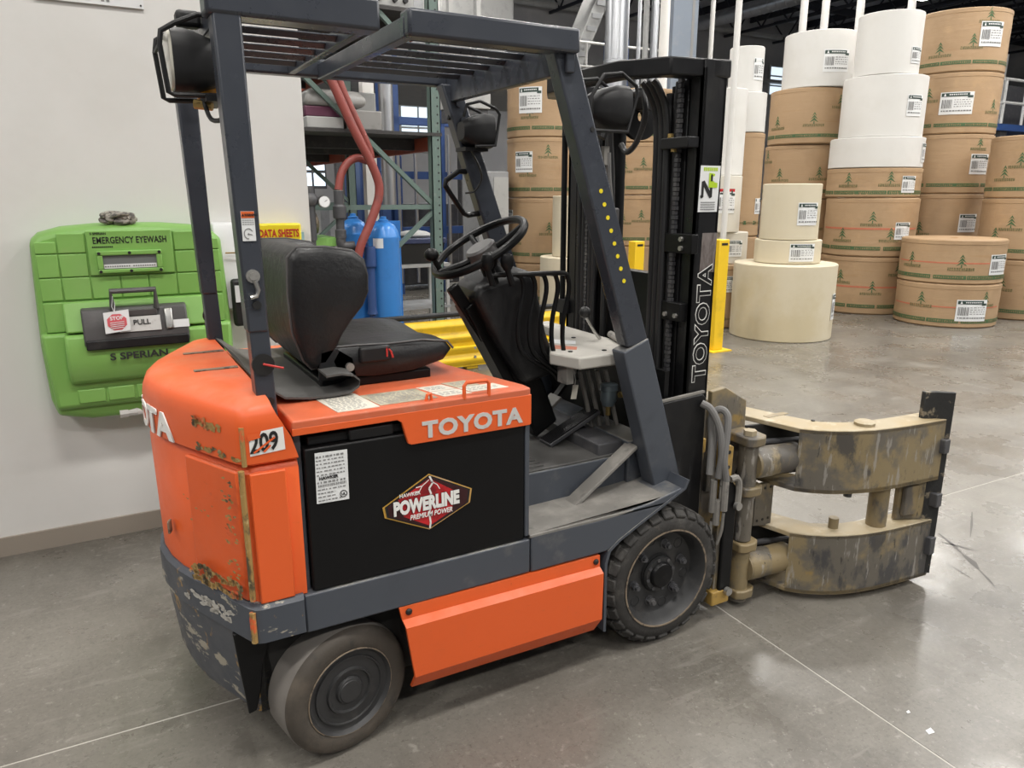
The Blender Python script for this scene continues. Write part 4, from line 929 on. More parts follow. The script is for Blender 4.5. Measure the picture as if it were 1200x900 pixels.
text('emblem_lettering', 'POWERLINE', .056, (-1.047, YL-.0022, .746), (1, 0, .0), (.0, 0, 1), M['white'], hx, off=.055, sx=.675)
text('emblem_lettering', 'PREMIUM POWER', .0215, (-.998, YL-.0022, .722), (1, 0, .0), (.0, 0, 1), M['white'], hx, off=.02, sx=.80, shear=.2)
text('emblem_lettering', 'HAWKER', .0155, (-1.028, YL-.0022, .797), (1, 0, .0), (.0, 0, 1), M['white'], hx, off=.02)
# ---------------- hood
hd_plan = [(-1.315, -.004), (-.596, -.004), (-.588, .004), (-.588, .05), (-.655, .32), (-.68, .42), (-.68, .64), (-.588, 1.02), (-.588, 1.064), (-1.315, 1.064)]
hd = B(MB().prism(hd_plan, 'z', 1.030, 1.070), 'hood', 'orange_dusty', bevel=.013, seg=3)
skp = [(-1.315, 1.050), (-.589, 1.050), (-.589, .957), (-.594, .952), (-.985, .952), (-.995, .957), (-1.012, 1.022), (-1.025, 1.031), (-1.315, 1.029)]
B(MB().prism(skp, 'y', -.0045, .010), 'hood_lip', 'orange', hd, bevel=.002)
B(MB().prism(skp, 'y', 1.05, 1.0645), 'hood_lip', 'orange', hd, bevel=.002)
B(MB().box(-.600, -.588, .0, .08, .955, 1.05), 'hood_lip', 'orange', hd, bevel=.004)
text('hood_lettering', 'TOYOTA', .066, (-.950, -.0047, .968), (1, 0, .0), (0, 0, 1), M['silver'], hd, off=.042, sx=1.14, space=1.08, depth=.0008)
def top(pts, z, name, mat, parent): return B(MB().prism(pts, 'z', z, z+.0012), name, mat, parent)
# worn decals along the front of the hood
for (x0, x1, y0, y1, mt) in [(-1.205, -1.085, .02, .20, 'offwhite'), (-1.080, -.905, .03, .16, 'tan_sticker'), (-.90, -.815, .10, .165, 'offwhite'), (-.885, -.795, .03, .095, 'offwhite'), (-.81, -.73, .11, .18, 'tan_sticker'), (-.79, -.665, .04, .105, 'offwhite')]:
    s_ = top([(x0+.02, y0), (x1+.02, y0), (x1, y1), (x0, y1)], 1.0702, 'decal', mt, hd)
    dp = MB(); rn2 = random.Random(int(x0*1000)); y = y1-.02
    while y > y0+.015:
        x = x0+.02
        while x < x1-.015: t_ = rn2.uniform(.006, .018); dp.box(x, min(x+t_, x1-.008), y-.002, y+.002, 1.0714, 1.0718); x += t_+.005
        y -= .013
    dp.build('decal_print', M['greyink'], s_)
B(MB().tube([(-.815, -.0, 1.064), (-.815, -.0, 1.103), (-.807, .0, 1.112), (-.742, .0, 1.112), (-.734, .0, 1.103), (-.734, .0, 1.064)], .006, 8), 'hood_handle', 'orange', hd)
B(MB().tube([(-.93, .015, 1.068), (-.925, .015, 1.088), (-.915, .015, 1.09), (-.912, .015, 1.07)], .005, 8), 'hood_catch', 'orange', hd)
# ---------------- wheels
def front_wheel(y, s):
    # s = +1: outer face looks towards -y
    wh = bpy.data.objects.new('front_wheel', None); COL.objects.link(wh); wh.location = (0, y, .267); adopt(wh, fk)
    ax = (0, s, 0)
    t = MB().lathe([(.188, .0), (.196, -.002), (.224, -.002), (.240, .008), (.252, .028), (.255, .09), (.255, .16), (.244, .176), (.19, .178), (.188, .0)], (0, y, .267), ax, 64, capa=False)
    n = 26
    for k in range(n):
        a = 2*PI*k/n; c_ = Vector((math.sin(a), 0, math.cos(a))); tv = Vector((math.cos(a), 0, -math.sin(a)))
        t.obox(Vector((0, y, .267))+c_*.2455+Vector((0, s*.018, 0)), tv*.0225, (c_*.55+Vector((0, s*.8, 0))).normalized()*.019, (c_*.8-Vector((0, s*.55, 0))).normalized()*.010)
        for half in (0, 1):
            a = 2*PI*(k+.5*half)/n; c_ = Vector((math.sin(a), 0, math.cos(a))); tv = Vector((math.cos(a), 0, -math.sin(a)))
            cc = Vector((0, y, .267))+c_*.257+Vector((0, s*(.062 if half == 0 else .13), 0))
            skew = Vector((0, s*.040, 0))+tv*(.006 if half else -.006)
            t.obox(cc, tv*.0225, skew, c_*.010)
    B(t, 'tyre', 'rubber', wh, bevel=.004, seg=1)
    rings = MB().lathe([(.190, -.001), (.186, -.003), (.180, .004), (.174, .03), (.163, .055), (.158, .058), (.075, .058), (.075, .052), (.068, .04), (.066, .034), (.001, .034)], (0, y, .267), ax, 48, capa=False)
    B(rings, 'rim', 'rim', wh)
    B(MB().lathe([(.191, .0), (.193, -.0045), (.187, -.0045), (.185, .001)], (0, y, .267), ax, 48, capa=False), 'rim_edge', 'rust', wh)
    B(MB().lathe([(.074, .058), (.072, .045), (.066, .043), (.052, .04), (.048, .022), (.044, .018), (.001, .016)], (0, y, .267), ax, 32, capa=False), 'hub_cap', 'black', wh)
    for k in range(8):
        a = 2*PI*k/8+.2; q = Vector((.060*math.cos(a), s*.041, .267+.060*math.sin(a)))+Vector((0, y, 0))
        B(MB().cyl(q, q-Vector((0, s*.010, 0)), .0075, seg=6), 'hub_bolt', 'darkmetal', wh)
    for k in range(6):
        a = 2*PI*k/6+.25; q = Vector((.113*math.cos(a), y+s*.058, .267+.113*math.sin(a)))
        m_ = MB().cyl(q, q-Vector((0, s*.004, 0)), .019, seg=16).cyl(q, q-Vector((0, s*.022, 0)), .0155, seg=6).cyl(q-Vector((0, s*.022, 0)), q-Vector((0, s*.034, 0)), .009, seg=10)
        B(m_, 'lug_nut', 'darkmetal', wh)
        a += PI/6; q = Vector((.137*math.cos(a), y+s*.0585, .267+.137*math.sin(a)))
        B(MB().lathe([(.021, 0), (.019, -.002), (.018, .004), (.001, .006)], q, (0, s, 0), 16, capa=False), 'rim_hole', 'ink', wh)
    return wh
front_wheel(.0, 1); front_wheel(YM, -1)
def rear_wheel(y, s, steer):
    wh = bpy.data.objects.new('rear_wheel', None); COL.objects.link(wh); wh.location = (-1.195, y, .203); adopt(wh, fk)
    ax = Vector((math.sin(steer)*s*-1, s*math.cos(steer), 0)); b = Vector((-1.195, y, .203))
    B(MB().lathe([(.136, .002), (.142, -.002), (.178, -.003), (.192, .004), (.200, .018), (.2025, .04), (.2025, .13), (.199, .145), (.19, .15), (.136, .15)], b, ax, 64, capa=False), 'tyre', 'rubber_side', wh)
    B(MB().lathe([(.2005, .020), (.2032, .032), (.2036, .085), (.2032, .138), (.2, .146)], b, ax, 64, capa=False), 'tread', 'rubber_worn', wh)
    B(MB().lathe([(.139, .0), (.136, -.004), (.131, .002), (.127, .010), (.118, .013), (.112, .013), (.110, .007), (.106, .007), (.104, .012), (.075, .012), (.072, .004), (.067, .004), (.064, .012), (.044, .014), (.042, .010), (.040, .006), (.036, .004), (.001, .004)], b, ax, 48, capa=False), 'rim', 'rim', wh)
    B(MB().lathe([(.1395, .002), (.1385, -.0035), (.1355, -.0035), (.1345, .001)], b, ax, 48, capa=False), 'rim_edge', 'rust', wh)
    B(MB().lathe([(.037, .006), (.034, .001), (.001, .001)], b, ax, 24, capa=False), 'hub_cap', 'rim', wh)
    B(MB().cyl(b+ax*.14, b+ax*.30, .05, seg=16), 'axle_hub', 'underside', wh)
rear_wheel(.018, 1, .21); rear_wheel(YM-.018, -1, -.21)
B(MB().box(-1.27, -1.16, .3, .76, .15, .27), 'steer_axle', 'underside')
B(MB().tube([(-1.36, .16, .43), (-1.37, .14, .33), (-1.35, .13, .26)], .02, 8), 'brake_line', 'steel_dusty')
# ---------------- floor, step and dash
B(MB().box(-.588, .0, .0, .205, .565, .577), 'step_plate', 'steel_dusty', bevel=.003)
B(MB().prism([(-.588, .565), (.045, .60), (.05, .612), (-.1, .588), (-.588, .577)], 'y', .004, .20), 'step_plate', 'steel_dusty')
B(MB().box(-.588, -.02, .2, .86, .56, .70), 'floor_box', 'grey', bevel=.006)
B(MB().box(-.588, -.05, .205, .855, .70, .708), 'floor_mat', 'rubbermat', bevel=.003)
for i in range(9): B(MB().box(-.575, -.40, .225+i*.03, .238+i*.03, .708, .712), 'mat_rib', 'rubbermat')
B(MB().box(-.06, .06, .18, .88, .56, .755), 'dash_base', 'grey', bevel=.008)
B(MB().box(-.17, -.06, .215, .86, .70, .752), 'dash_base', 'darkmetal', bevel=.006)
B(MB().obox((-.205, .16, .652), Vector((.158, .012, .094)), (0, .032, 0), Vector((-.0035, 0, .006))), 'floor_brace', 'steel_dusty', bevel=.003)
B(MB().box(-.385, -.335, .115, .195, .577, .582), 'brace_foot', 'steel_dusty')
fd = B(MB().box(.055, .075, .13, .93, .30, 1.02), 'front_bulkhead', 'black')
# accelerator and brake pedals
pc = Vector((-.16, .42, .765)); pu = Vector((.115, .0, .052)); pv = Vector((.0, .04, 0)); pn = Vector((-.0035, 0, .007))
pd = B(MB().obox(pc, pu, pv, pn), 'pedal', 'darkmetal', bevel=.003)
for i in range(9): B(MB().obox(pc+pn*1.3-pv*.8+pv*.2*i, pu*.96, pv*.06, pn*.35), 'pedal_rib', 'blacksat', pd)
B(MB().bar((-.12, .42, .765), (-.06, .42, .70), .03, .02), 'pedal_arm', 'black', pd)
B(MB().box(-.16, -.07, .38, .46, .706, .735), 'pedal_block', 'black', pd, bevel=.005)
bp2 = B(MB().obox((-.19, .53, .835), (.035, 0, .028), (0, .04, 0), (-.004, 0, .005)), 'brake_pedal', 'steel_dusty', bevel=.003)
B(MB().bar((-.17, .55, .83), (-.05, .55, .96), .03, .012), 'pedal_arm', 'black', bp2)
# upright pipes under the tray
for i in range(4): B(MB().tube([(-.115+i*.032, .43-i*.012, .98), (-.085+i*.032, .42-i*.012, .85), (-.05+i*.032, .41-i*.012, .70)], .009, 8), 'control_rod', 'steel_dusty')
fm = B(MB().lathe([(.024, 0), (.026, .01), (.032, .02), (.032, .06), (.036, .062), (.036, .085), (.026, .09), (.001, .092)], (-.01, .38, .84), seg=18), 'hydraulic_filter', pm('pale_blue_grey_metal', (.20, .25, .28), .35, .4))
B(MB().cyl((-.01, .38, .80), (-.01, .38, .84), .010, seg=8), 'filter_stem', 'brass', fm)
B(MB().cyl((.02, .35, .885), (.05, .35, .885), .012, seg=8), 'filter_port', 'brass', fm)
# grey tray beside the driver
ty = B(MB().prism([(-.335, .30), (-.290, .175), (-.085, .175), (.02, .25), (.03, .90), (-.03, .90), (-.05, .76)], 'z', 1.055, 1.098), 'side_tray', 'tray', bevel=.006)
for x, y in ((-.26, .28), (-.1, .5), (-.14, .24)): B(MB().cyl((x, y, 1.098), (x, y, 1.101), .009, seg=8), 'tray_hole', 'ink', ty)
B(MB().prism([(-.29, .36), (-.22, .30), (-.19, .34), (-.25, .42)], 'z', 1.098, 1.0988), 'tray_decal', 'redprint', ty)
B(MB().prism([(-.24, .46), (-.17, .38), (-.13, .44), (-.19, .52)], 'z', 1.098, 1.0988), 'tray_decal', 'label', ty)
B(MB().box(-.30, -.27, .24, .30, .99, 1.056), 'tray_bracket', 'steel_dusty', ty)
lv = B(MB().tube([(-.03, .42, 1.10), (-.05, .43, 1.13), (-.085, .44, 1.19)], .007, 8), 'drive_lever', 'chrome')
B(MB().sph((-.09, .44, 1.207), .023, 14, 9), 'lever_knob', 'ink', lv)
B(MB().cyl((-.02, .30, 1.115), (.02, .42, 1.115), .014, seg=8), 'latch_cylinder', 'steel_dusty')
# ---------------- steering column, wheel and levers
ct = B(MB().loft([[(-.560, .40, 1.335), (-.52, .66, 1.335), (-.33, .66, 1.395), (-.355, .40, 1.385)],
                  [(-.580, .395, 1.30), (-.54, .67, 1.30), (-.31, .67, 1.36), (-.335, .395, 1.345)],
                  [(-.485, .40, 1.12), (-.45, .66, 1.12), (-.27, .66, 1.15), (-.285, .40, 1.15)],
                  [(-.375, .41, .96), (-.35, .63, .96), (-.20, .63, .99), (-.215, .41, .99)]][::-1]), 'column_cover', 'blacksat', bevel=.02, seg=3)
B(MB().obox((-.305, .53, .92), Vector((.07, 0, -.17)), (0, .06, 0), Vector((.05, 0, .028))), 'column_support', 'black', bevel=.01)
B(MB().obox((-.455, .52, 1.06), Vector((.11, 0, -.20)), (0, .05, 0), Vector((.016, 0, .009))), 'column_strut', 'black', bevel=.004)
B(MB().bar((-.62, .50, 1.33), (-.49, .5, 1.13), .03, .045), 'tilt_damper', 'black', bevel=.006)
sc_ = Vector((-.495, .53, 1.462)); tl_ = R(31); nA = Vector((-math.sin(tl_), 0, math.cos(tl_))); fA = Vector((math.cos(tl_), 0, math.sin(tl_))); sA = Vector((0, 1, 0))
def wp_(a, r_, h=0): return sc_+fA*(r_*math.cos(a))+sA*(r_*math.sin(a))+nA*h
sw = B(MB().tube([wp_(2*PI*k/48, .182) for k in range(48)], .0145, 10, closed=True), 'steering_wheel', 'black')
for a in (PI*.92, -.5, 1.25): B(MB().tube([wp_(a, .03, -.03), wp_(a, .09, -.022), wp_(a, .178, -.002)], [.013, .012, .011], 8), 'spoke', 'black', sw)
B(MB().lathe([(.05, -.05), (.058, -.045), (.058, -.005), (.05, .003), (.001, .004)], sc_, nA, 24), 'horn_cap', 'dkgrey_plastic', sw)
B(MB().cyl(sc_-nA*.05, sc_-nA*.17, .035, .045, 14), 'column_shaft', 'black', sw)
gr_ = wp_(PI*.95, .165, .012)
B(MB().cyl(gr_, gr_+nA*.04, .010, seg=10), 'grip_stem', 'black', sw); B(MB().sph(gr_+nA*.058, (.027, .027, .024), 14, 9), 'grip_knob', 'black', sw)
for i, (dx, dy) in enumerate([(0, 0), (.06, -.03), (.03, .03)]):
    k0 = Vector((-.53+dx, .36+dy, 1.345))
    o = B(MB().cyl(k0, k0+Vector((-.02, 0, .055)), .012, .010, 10), 'lever_stem', 'black')
    B(MB().loft([[k0+Vector((-.02, 0, .05))+Vector((r_*math.cos(a), r_*math.sin(a), h)) for a in [2*PI*j/10 for j in range(10)]] for r_, h in ((.012, 0), (.022, .015), (.024, .035), (.018, .052), (.004, .06))]), 'lever_knob', 'black', o)
for i in range(5):
    x = -.425+.042*i; y = .35-.008*i; zt_ = 1.372
    B(MB().tube([(-.535+.012*i, .375, 1.375), (-.48+.02*i, y+.01, zt_+.006), (x-.02, y, zt_+.004), (x+.004, y, zt_-.012), (x+.010, y, 1.31), (x-.012, y, 1.20), (x-.008+.012*(4-i)*.3, y, 1.10), (-.30+.018*i, y+.01, 1.02), (-.25+.02*i, .37, .97)], .0085, 8, sm=4), 'control_lever', 'black')
B(MB().cyl((-.26, .34, 1.02), (-.22, .30, 1.02), .013, seg=10), 'ignition_switch', 'bolt')
B(MB().tube([(-.225, .305, 1.02), (-.222, .30, .985), (-.224, .30, .965)], .002, 5), 'key_ring', 'bolt')
B(MB().obox((-.225, .30, .94), (.009, -.004, .0), (0, .0012, 0), (.004, 0, .026)), 'key_tag', 'offwhite')
# ---------------- seat
sp_ = [(-.10, 0), (-.09, 0)]
mt_ = MB().loft([[(x, .17, z), (x+.01, .55, z+.002), (x, .95, z), (x, .95, z-.006), (x+.01, .55, z-.004), (x, .17, z-.006)] for x, z in ((-1.362, 1.142), (-1.345, 1.136), (-1.325, 1.118), (-1.29, 1.092), (-1.22, 1.082), (-1.15, 1.081), (-1.10, 1.086), (-1.075, 1.10), (-1.072, 1.118), (-1.09, 1.134), (-1.125, 1.142), (-1.17, 1.14))])
st_ = B(MB().box(-1.16, -.80, .28, .78, 1.068, 1.10), 'seat_base', 'black', bevel=.006)
B(mt_, 'seat_mat', 'rubbermat', angle=60)
def seat_ring(pts, y, sc=1.0, c=(0, 0)): return [(c[0]+(x-c[0])*sc, y, c[1]+(z-c[1])*sc) for x, z in pts]
cus = [(-1.13, 1.11), (-1.0, 1.095), (-.86, 1.10), (-.755, 1.125), (-.725, 1.16), (-.745, 1.185), (-.83, 1.197), (-.95, 1.195), (-1.05, 1.20), (-1.125, 1.20), (-1.15, 1.16)]
cc_ = (-.94, 1.15)
B(MB().loft([seat_ring(cus, .262, .86, cc_), seat_ring(cus, .272, .97, cc_), seat_ring(cus, .30, 1.0, cc_), seat_ring(cus, .40, 1.0, cc_), seat_ring([(x, z-(.012 if z > 1.18 else 0)) for x, z in cus], .53, 1.0, cc_), seat_ring(cus, .66, 1.0, cc_), seat_ring(cus, .76, 1.0, cc_), seat_ring(cus, .788, .97, cc_), seat_ring(cus, .798, .86, cc_)]), 'seat_cushion', 'vinyl', st_, angle=62)
B(MB().tube([(x, .271, z) for x, z in cus[4:10]], .004, 6), 'seat_piping', 'dkgrey_plastic', st_)
# backrest: deep side bolsters, hollowed between them
prf = [(-1.205, 1.165), (-1.232, 1.25), (-1.236, 1.36), (-1.230, 1.47), (-1.205, 1.497), (-1.12, 1.496), (-1.04, 1.482), (-1.008, 1.455), (-.998, 1.41), (-1.000, 1.36), (-1.018, 1.32), (-1.058, 1.275), (-1.088, 1.235), (-1.115, 1.185), (-1.150, 1.140), (-1.182, 1.138)]
def bring(y, hol, sc=1.0):
    o = []
    for x, z in prf:
        x2 = x if x < -1.19 else x-(x+1.19)*hol
        o.append((-1.11+(x2+1.11)*sc, y, 1.33+(z-1.33)*sc))
    return o
bsec = [(.262, .0, .90), (.270, .0, .97), (.290, .0, 1.0), (.325, .05, 1.0), (.37, .35, 1.0), (.43, .55, 1.0), (.53, .60, 1.0), (.63, .55, 1.0), (.69, .35, 1.0), (.735, .05, 1.0), (.77, 0, 1.0), (.79, 0, .97), (.798, 0, .90)]
bk = [bring(*q) for q in bsec]
br_ = B(MB().loft(bk), 'backrest', 'vinyl', st_, angle=70)
for q in (2, 10): B(MB().tube([(x*1.0, y+(-.003 if q == 2 else .003), z) for x, y, z in bk[q]], .0045, 6, closed=True), 'seat_piping', 'dkgrey_plastic', st_)
bs = B(MB().box(-1.045, -.945, .246, .268, 1.145, 1.195), 'belt_buckle', 'blacksat', st_, bevel=.008)
B(MB().box(-.962, -.957, .2435, .247, 1.16, 1.185), 'buckle_button', 'redtext', bs)
B(MB().tube([(-.96, .25, 1.19), (-.945, .248, 1.175), (-.94, .248, 1.155)], .0035, 6), 'buckle_strap', 'redtext', bs)
B(MB().cyl((-1.075, .264, 1.138), (-1.075, .25, 1.138), .013, seg=12), 'recline_knob', 'bolt', st_)
B(MB().prism([(-1.17, 1.10), (-1.05, 1.10), (-1.06, 1.165), (-1.11, 1.20), (-1.16, 1.19)], 'y', .262, .275), 'seat_hinge', 'blacksat', st_, bevel=.004)
# ---------------- overhead guard
for s in (0, 1):
    f = (lambda y: y) if s == 0 else mir
    a, b = sorted((f(.06), f(.125)))
    rp_ = B(MB().prism([(-1.392, 1.30), (-1.412, 2.06), (-1.345, 2.06), (-1.340, 1.30)], 'y', a, b), 'rear_post', 'post', bevel=.006)
    a2, b2 = sorted((f(.064), f(.121)))
    B(MB().prism([(-1.383, 1.02), (-1.390, 1.40), (-1.342, 1.40), (-1.332, 1.02)], 'y', a2, b2), 'post_socket', 'post', rp_, bevel=.004)
    B(MB().cyl((-1.362, f(.0645), 1.215), (-1.362, f(.058), 1.215), .029, seg=20), 'cable_grommet', 'ink', rp_)
    B(MB().cyl((-1.352, f(.065), 1.115), (-1.352, f(.058), 1.115), .011, seg=12), 'bolt', 'ink', rp_)
    B(MB().cyl((-1.370, f(.061), 1.445), (-1.370, f(.050), 1.445), .017, seg=14).cyl((-1.370, f(.053), 1.445), (-1.370, f(.045), 1.445), .010, seg=8), 'bolt', 'bolt', rp_)
    B(MB().tube([(-1.367, f(.052), 1.435), (-1.360, f(.052), 1.41), (-1.366, f(.052), 1.395), (-1.381, f(.052), 1.392)], .0065, 8), 'seat_hook', 'chrome', rp_)
    B(MB().cyl((-1.366, f(.061), 1.372), (-1.366, f(.052), 1.372), .011, seg=12), 'bolt', 'ink', rp_)
    if s == 0:
        B(MB().tube([(-1.362, .058, 1.217), (-1.34, .045, 1.212), (-1.315, .04, 1.205)], .003, 6), 'red_wire', 'redtext', rp_)
        ws = B(MB().box(-1.386, -1.354, .0575, .0595, 1.532, 1.604), 'warning_sticker', 'label', rp_)
        B(MB().box(-1.3855, -1.3545, .0562, .0575, 1.588, 1.6035), 'sticker_header', 'warnorange', ws)
        text('sticker_lettering', 'WARNING', .0085, (-1.378, .0561, 1.5925), (1, 0, 0), (0, 0, 1), M['ink'], ws, off=.03, sx=.75)
        B(sidepatch([(-1.3845, 1.592), (-1.3785, 1.592), (-1.3815, 1.599)], .0558), 'sticker_triangle', 'ink', ws)
        l_ = MB()
        for k in range(3):
            for i in range(5): l_.box(-1.384+i*.0058, -1.3795+i*.0058, .0566, .0575, 1.582-k*.005, 1.5835-k*.005)
        B(l_, 'sticker_print', 'greyink', ws)
        arc = [(-1.371+.0105*math.cos(a), .057, 1.550+.0125*math.sin(a)) for a in [PI*.15+PI*1.35*j/14 for j in range(15)]]
        B(MB().tube(arc, .0011, 5).tube([(-1.371, .057, 1.55), (-1.362, .057, 1.547)], .0011, 5).sph((-1.371, .057, 1.549), .0025, 8, 6), 'sticker_figure', 'greyink', ws)
    a, b = sorted((f(.095), f(.155)))
    fp = B(MB().prism([(-.462, 2.06), (-.378, 2.06), (-.052, 1.135), (-.150, 1.135)], 'y', a, b), 'front_post', 'post', bevel=.007)
    a2, b2 = sorted((f(.088), f(.162)))
    B(MB().prism([(-.168, 1.120), (-.062, 1.162), (.124, .60), (.05, .595), (.005, .565)], 'y', a2, b2), 'front_post_sleeve', 'grey', fp, bevel=.006)
    B(MB().cyl((-.318, f(.096), 1.84), (-.318, f(.092), 1.84), .008, seg=10), 'post_hole', 'ink', fp)
    if s == 0:
        # trail of small round yellow stickers
        for k in range(8):
            q = Vector((-.279+.0149*k, .0945, 1.655-.0415*k))
            B(MB().cyl(q, q-Vector((0, .001, 0)), .0072, seg=12), 'round_sticker', 'lime' if 0 else 'yellowsign', fp)
    # side rails
    if s == 0:
        B(MB().box(-.925, -.385, .068, .135, 2.048, 2.117), 'side_rail_beam', 'post', bevel=.009)
        B(MB().box(-1.425, -1.005, .056, .135, 2.048, 2.125), 'side_rail_beam', 'post', bevel=.009)
    else: B(MB().box(-1.425, -.385, .945, 1.0, 2.055, 2.117), 'side_rail_beam', 'post', bevel=.009)
    for z in (1.99, 1.93):
        x = -.405+(2.06-z)*.352
        if s: B(MB().cyl((x-.012, f(.0955) if s == 0 else .904, z), (x-.012, f(.085) if s == 0 else .893, z), .014, seg=12), 'bolt', 'post', fp)
for x, w_, z0 in ((-1.38, .017, 2.042), (-1.022, .013, 2.058), (-.91, .017, 2.048)):
    B(MB().box(x-w_, x+w_, .10, .96, z0, 2.10), 'cross_bar', 'post', bevel=.003)
B(MB().box(-.425, -.395, .08, .985, 1.995, 2.112), 'front_cross_plate', 'post', bevel=.004)
for y in (.225, .345, .465, .585, .705, .825):
    for a, b in ((-1.38, -1.012), (-.91, -.41)):
        B(MB().obox(((a+b)/2, y, 2.075), ((b-a)/2, 0, 0), (0, .012, -.0065), (0, .0013, .0024)), 'guard_slat', 'post', bevel=.002)
gh = [(-.345, .93, 1.735), (-.385, .93, 1.735), (-.44, .93, 1.70), (-.445, .93, 1.68), (-.365, .93, 1.57), (-.345, .93, 1.562), (-.285, .93, 1.57)]
B(MB().tube(gh, .011, 10), 'grab_handle', 'black')
# ---------------- lamps
def lamp(c, d, w_, h, L, label=None, cage=True, name='work_lamp'):
    # c: centre of the lens, d: +1 looks to +x, -1 looks to -x
    c = Vector(c)
    def rg_(x, sy, sz, dz=0, n=20):
        o = []
        for k in range(n):
            a = 2*PI*k/n; cy_, sz_ = math.cos(a), math.sin(a); p = 4
            rr = 1/((abs(cy_)**p+abs(sz_)**p)**(1/p)); o.append((c.x-d*x, c.y+sy*rr*cy_, c.z+dz+sz*rr*sz_))
        return o
    b_ = MB().loft([rg_(0, w_/2, h/2), rg_(.03, w_/2, h/2), rg_(.05, w_/2*.95, h/2*.95), rg_(L*.75, w_/2*.72, h/2*.75, -.0), rg_(L, w_/2*.45, h/2*.5, -.0)])
    o = B(b_, name, 'blacksat', fk, angle=45)
    B(MB().loft([rg_(-.006, w_/2*.86, h/2*.88), rg_(.002, w_/2*.92, h/2*.93)]), 'lens', 'lens', o)
    return o
l1 = lamp((-1.485, .30, 1.972), -1, .165, .155, .135, name='rear_work_lamp')
for yy_ in (.225, .36):
    B(MB().tube([(-1.375, yy_, 2.075), (-1.42, yy_, 2.075), (-1.475, yy_, 2.05), (-1.507, yy_, 2.03), (-1.512, yy_, 2.0), (-1.503, yy_, 1.89), (-1.49, yy_, 1.885), (-1.385, yy_, 1.888)], .0065, 8), 'lamp_cage', 'blacksat', l1)
B(MB().tube([(-1.512, .225, 2.0), (-1.512, .36, 2.0)], .005, 6), 'lamp_cage', 'blacksat', l1)
B(MB().box(-1.42, -1.37, .20, .38, 1.872, 1.888), 'lamp_bracket', 'blacksat', l1)
B(MB().tube([(-1.42, .26, 1.885), (-1.41, .22, 1.83), (-1.385, .16, 1.83), (-1.37, .13, 1.86)], .006, 8, sm=4), 'lamp_cable', 'hose', l1)
B(MB().cyl((-1.44, .27, 1.87), (-1.40, .25, 1.865), .012, seg=8), 'cable_connector', 'brass', l1)
B(MB().cyl((-1.395, .33, 1.885), (-1.395, .33, 1.955), .030, seg=14), 'amber_lamp', 'amber')
B(MB().box(-1.46, -1.40, .30, .35, 2.06, 2.10), 'alarm_horn', 'blacksat', bevel=.01)
l2 = lamp((-0.290, .86, 1.885), 1, .15, .13, .115, name='front_work_lamp')
for yy_ in (.79, .93):
    B(MB().tube([(-0.425, yy_, 1.930), (-0.410, yy_, 1.975), (-0.355, yy_, 1.990), (-0.285, yy_, 1.965), (-0.270, yy_, 1.945), (-0.290, yy_, 1.830), (-0.375, yy_, 1.825)], .0062, 8), 'lamp_cage', 'blacksat', l2)
B(MB().box(-.395, -.295, .84, .93, 1.81, 1.825), 'lamp_bracket', 'blacksat', l2)
B(MB().tube([(-0.365, .85, 1.815), (-0.315, .86, 1.720), (-0.335, .88, 1.660), (-0.370, .90, 1.650)], .004, 6, sm=4), 'lamp_cable', 'hose', l2)
l3 = lamp((-0.125, .22, 1.920), 1, .15, .14, .125, name='front_work_lamp')
for yy_ in (.15, .285):
    B(MB().tube([(-0.300, yy_, 1.835), (-0.285, yy_, 1.945), (-0.240, yy_, 2.010), (-0.170, yy_, 2.020), (-0.110, yy_, 1.985), (-0.105, yy_, 1.960), (-0.140, yy_, 1.843), (-0.285, yy_, 1.843)], .0062, 8), 'lamp_cage', 'blacksat', l3)
B(MB().cyl((-0.210, .2, 1.825), (-0.200, .2, 1.843), .016, seg=8), 'lamp_bracket', 'blacksat', l3)
B(MB().tube([(-0.250, .2, 1.835), (-0.240, .2, 1.735), (-0.200, .19, 1.635), (-0.190, .17, 1.495)], .004, 6, sm=4), 'lamp_cable', 'hose', l3)
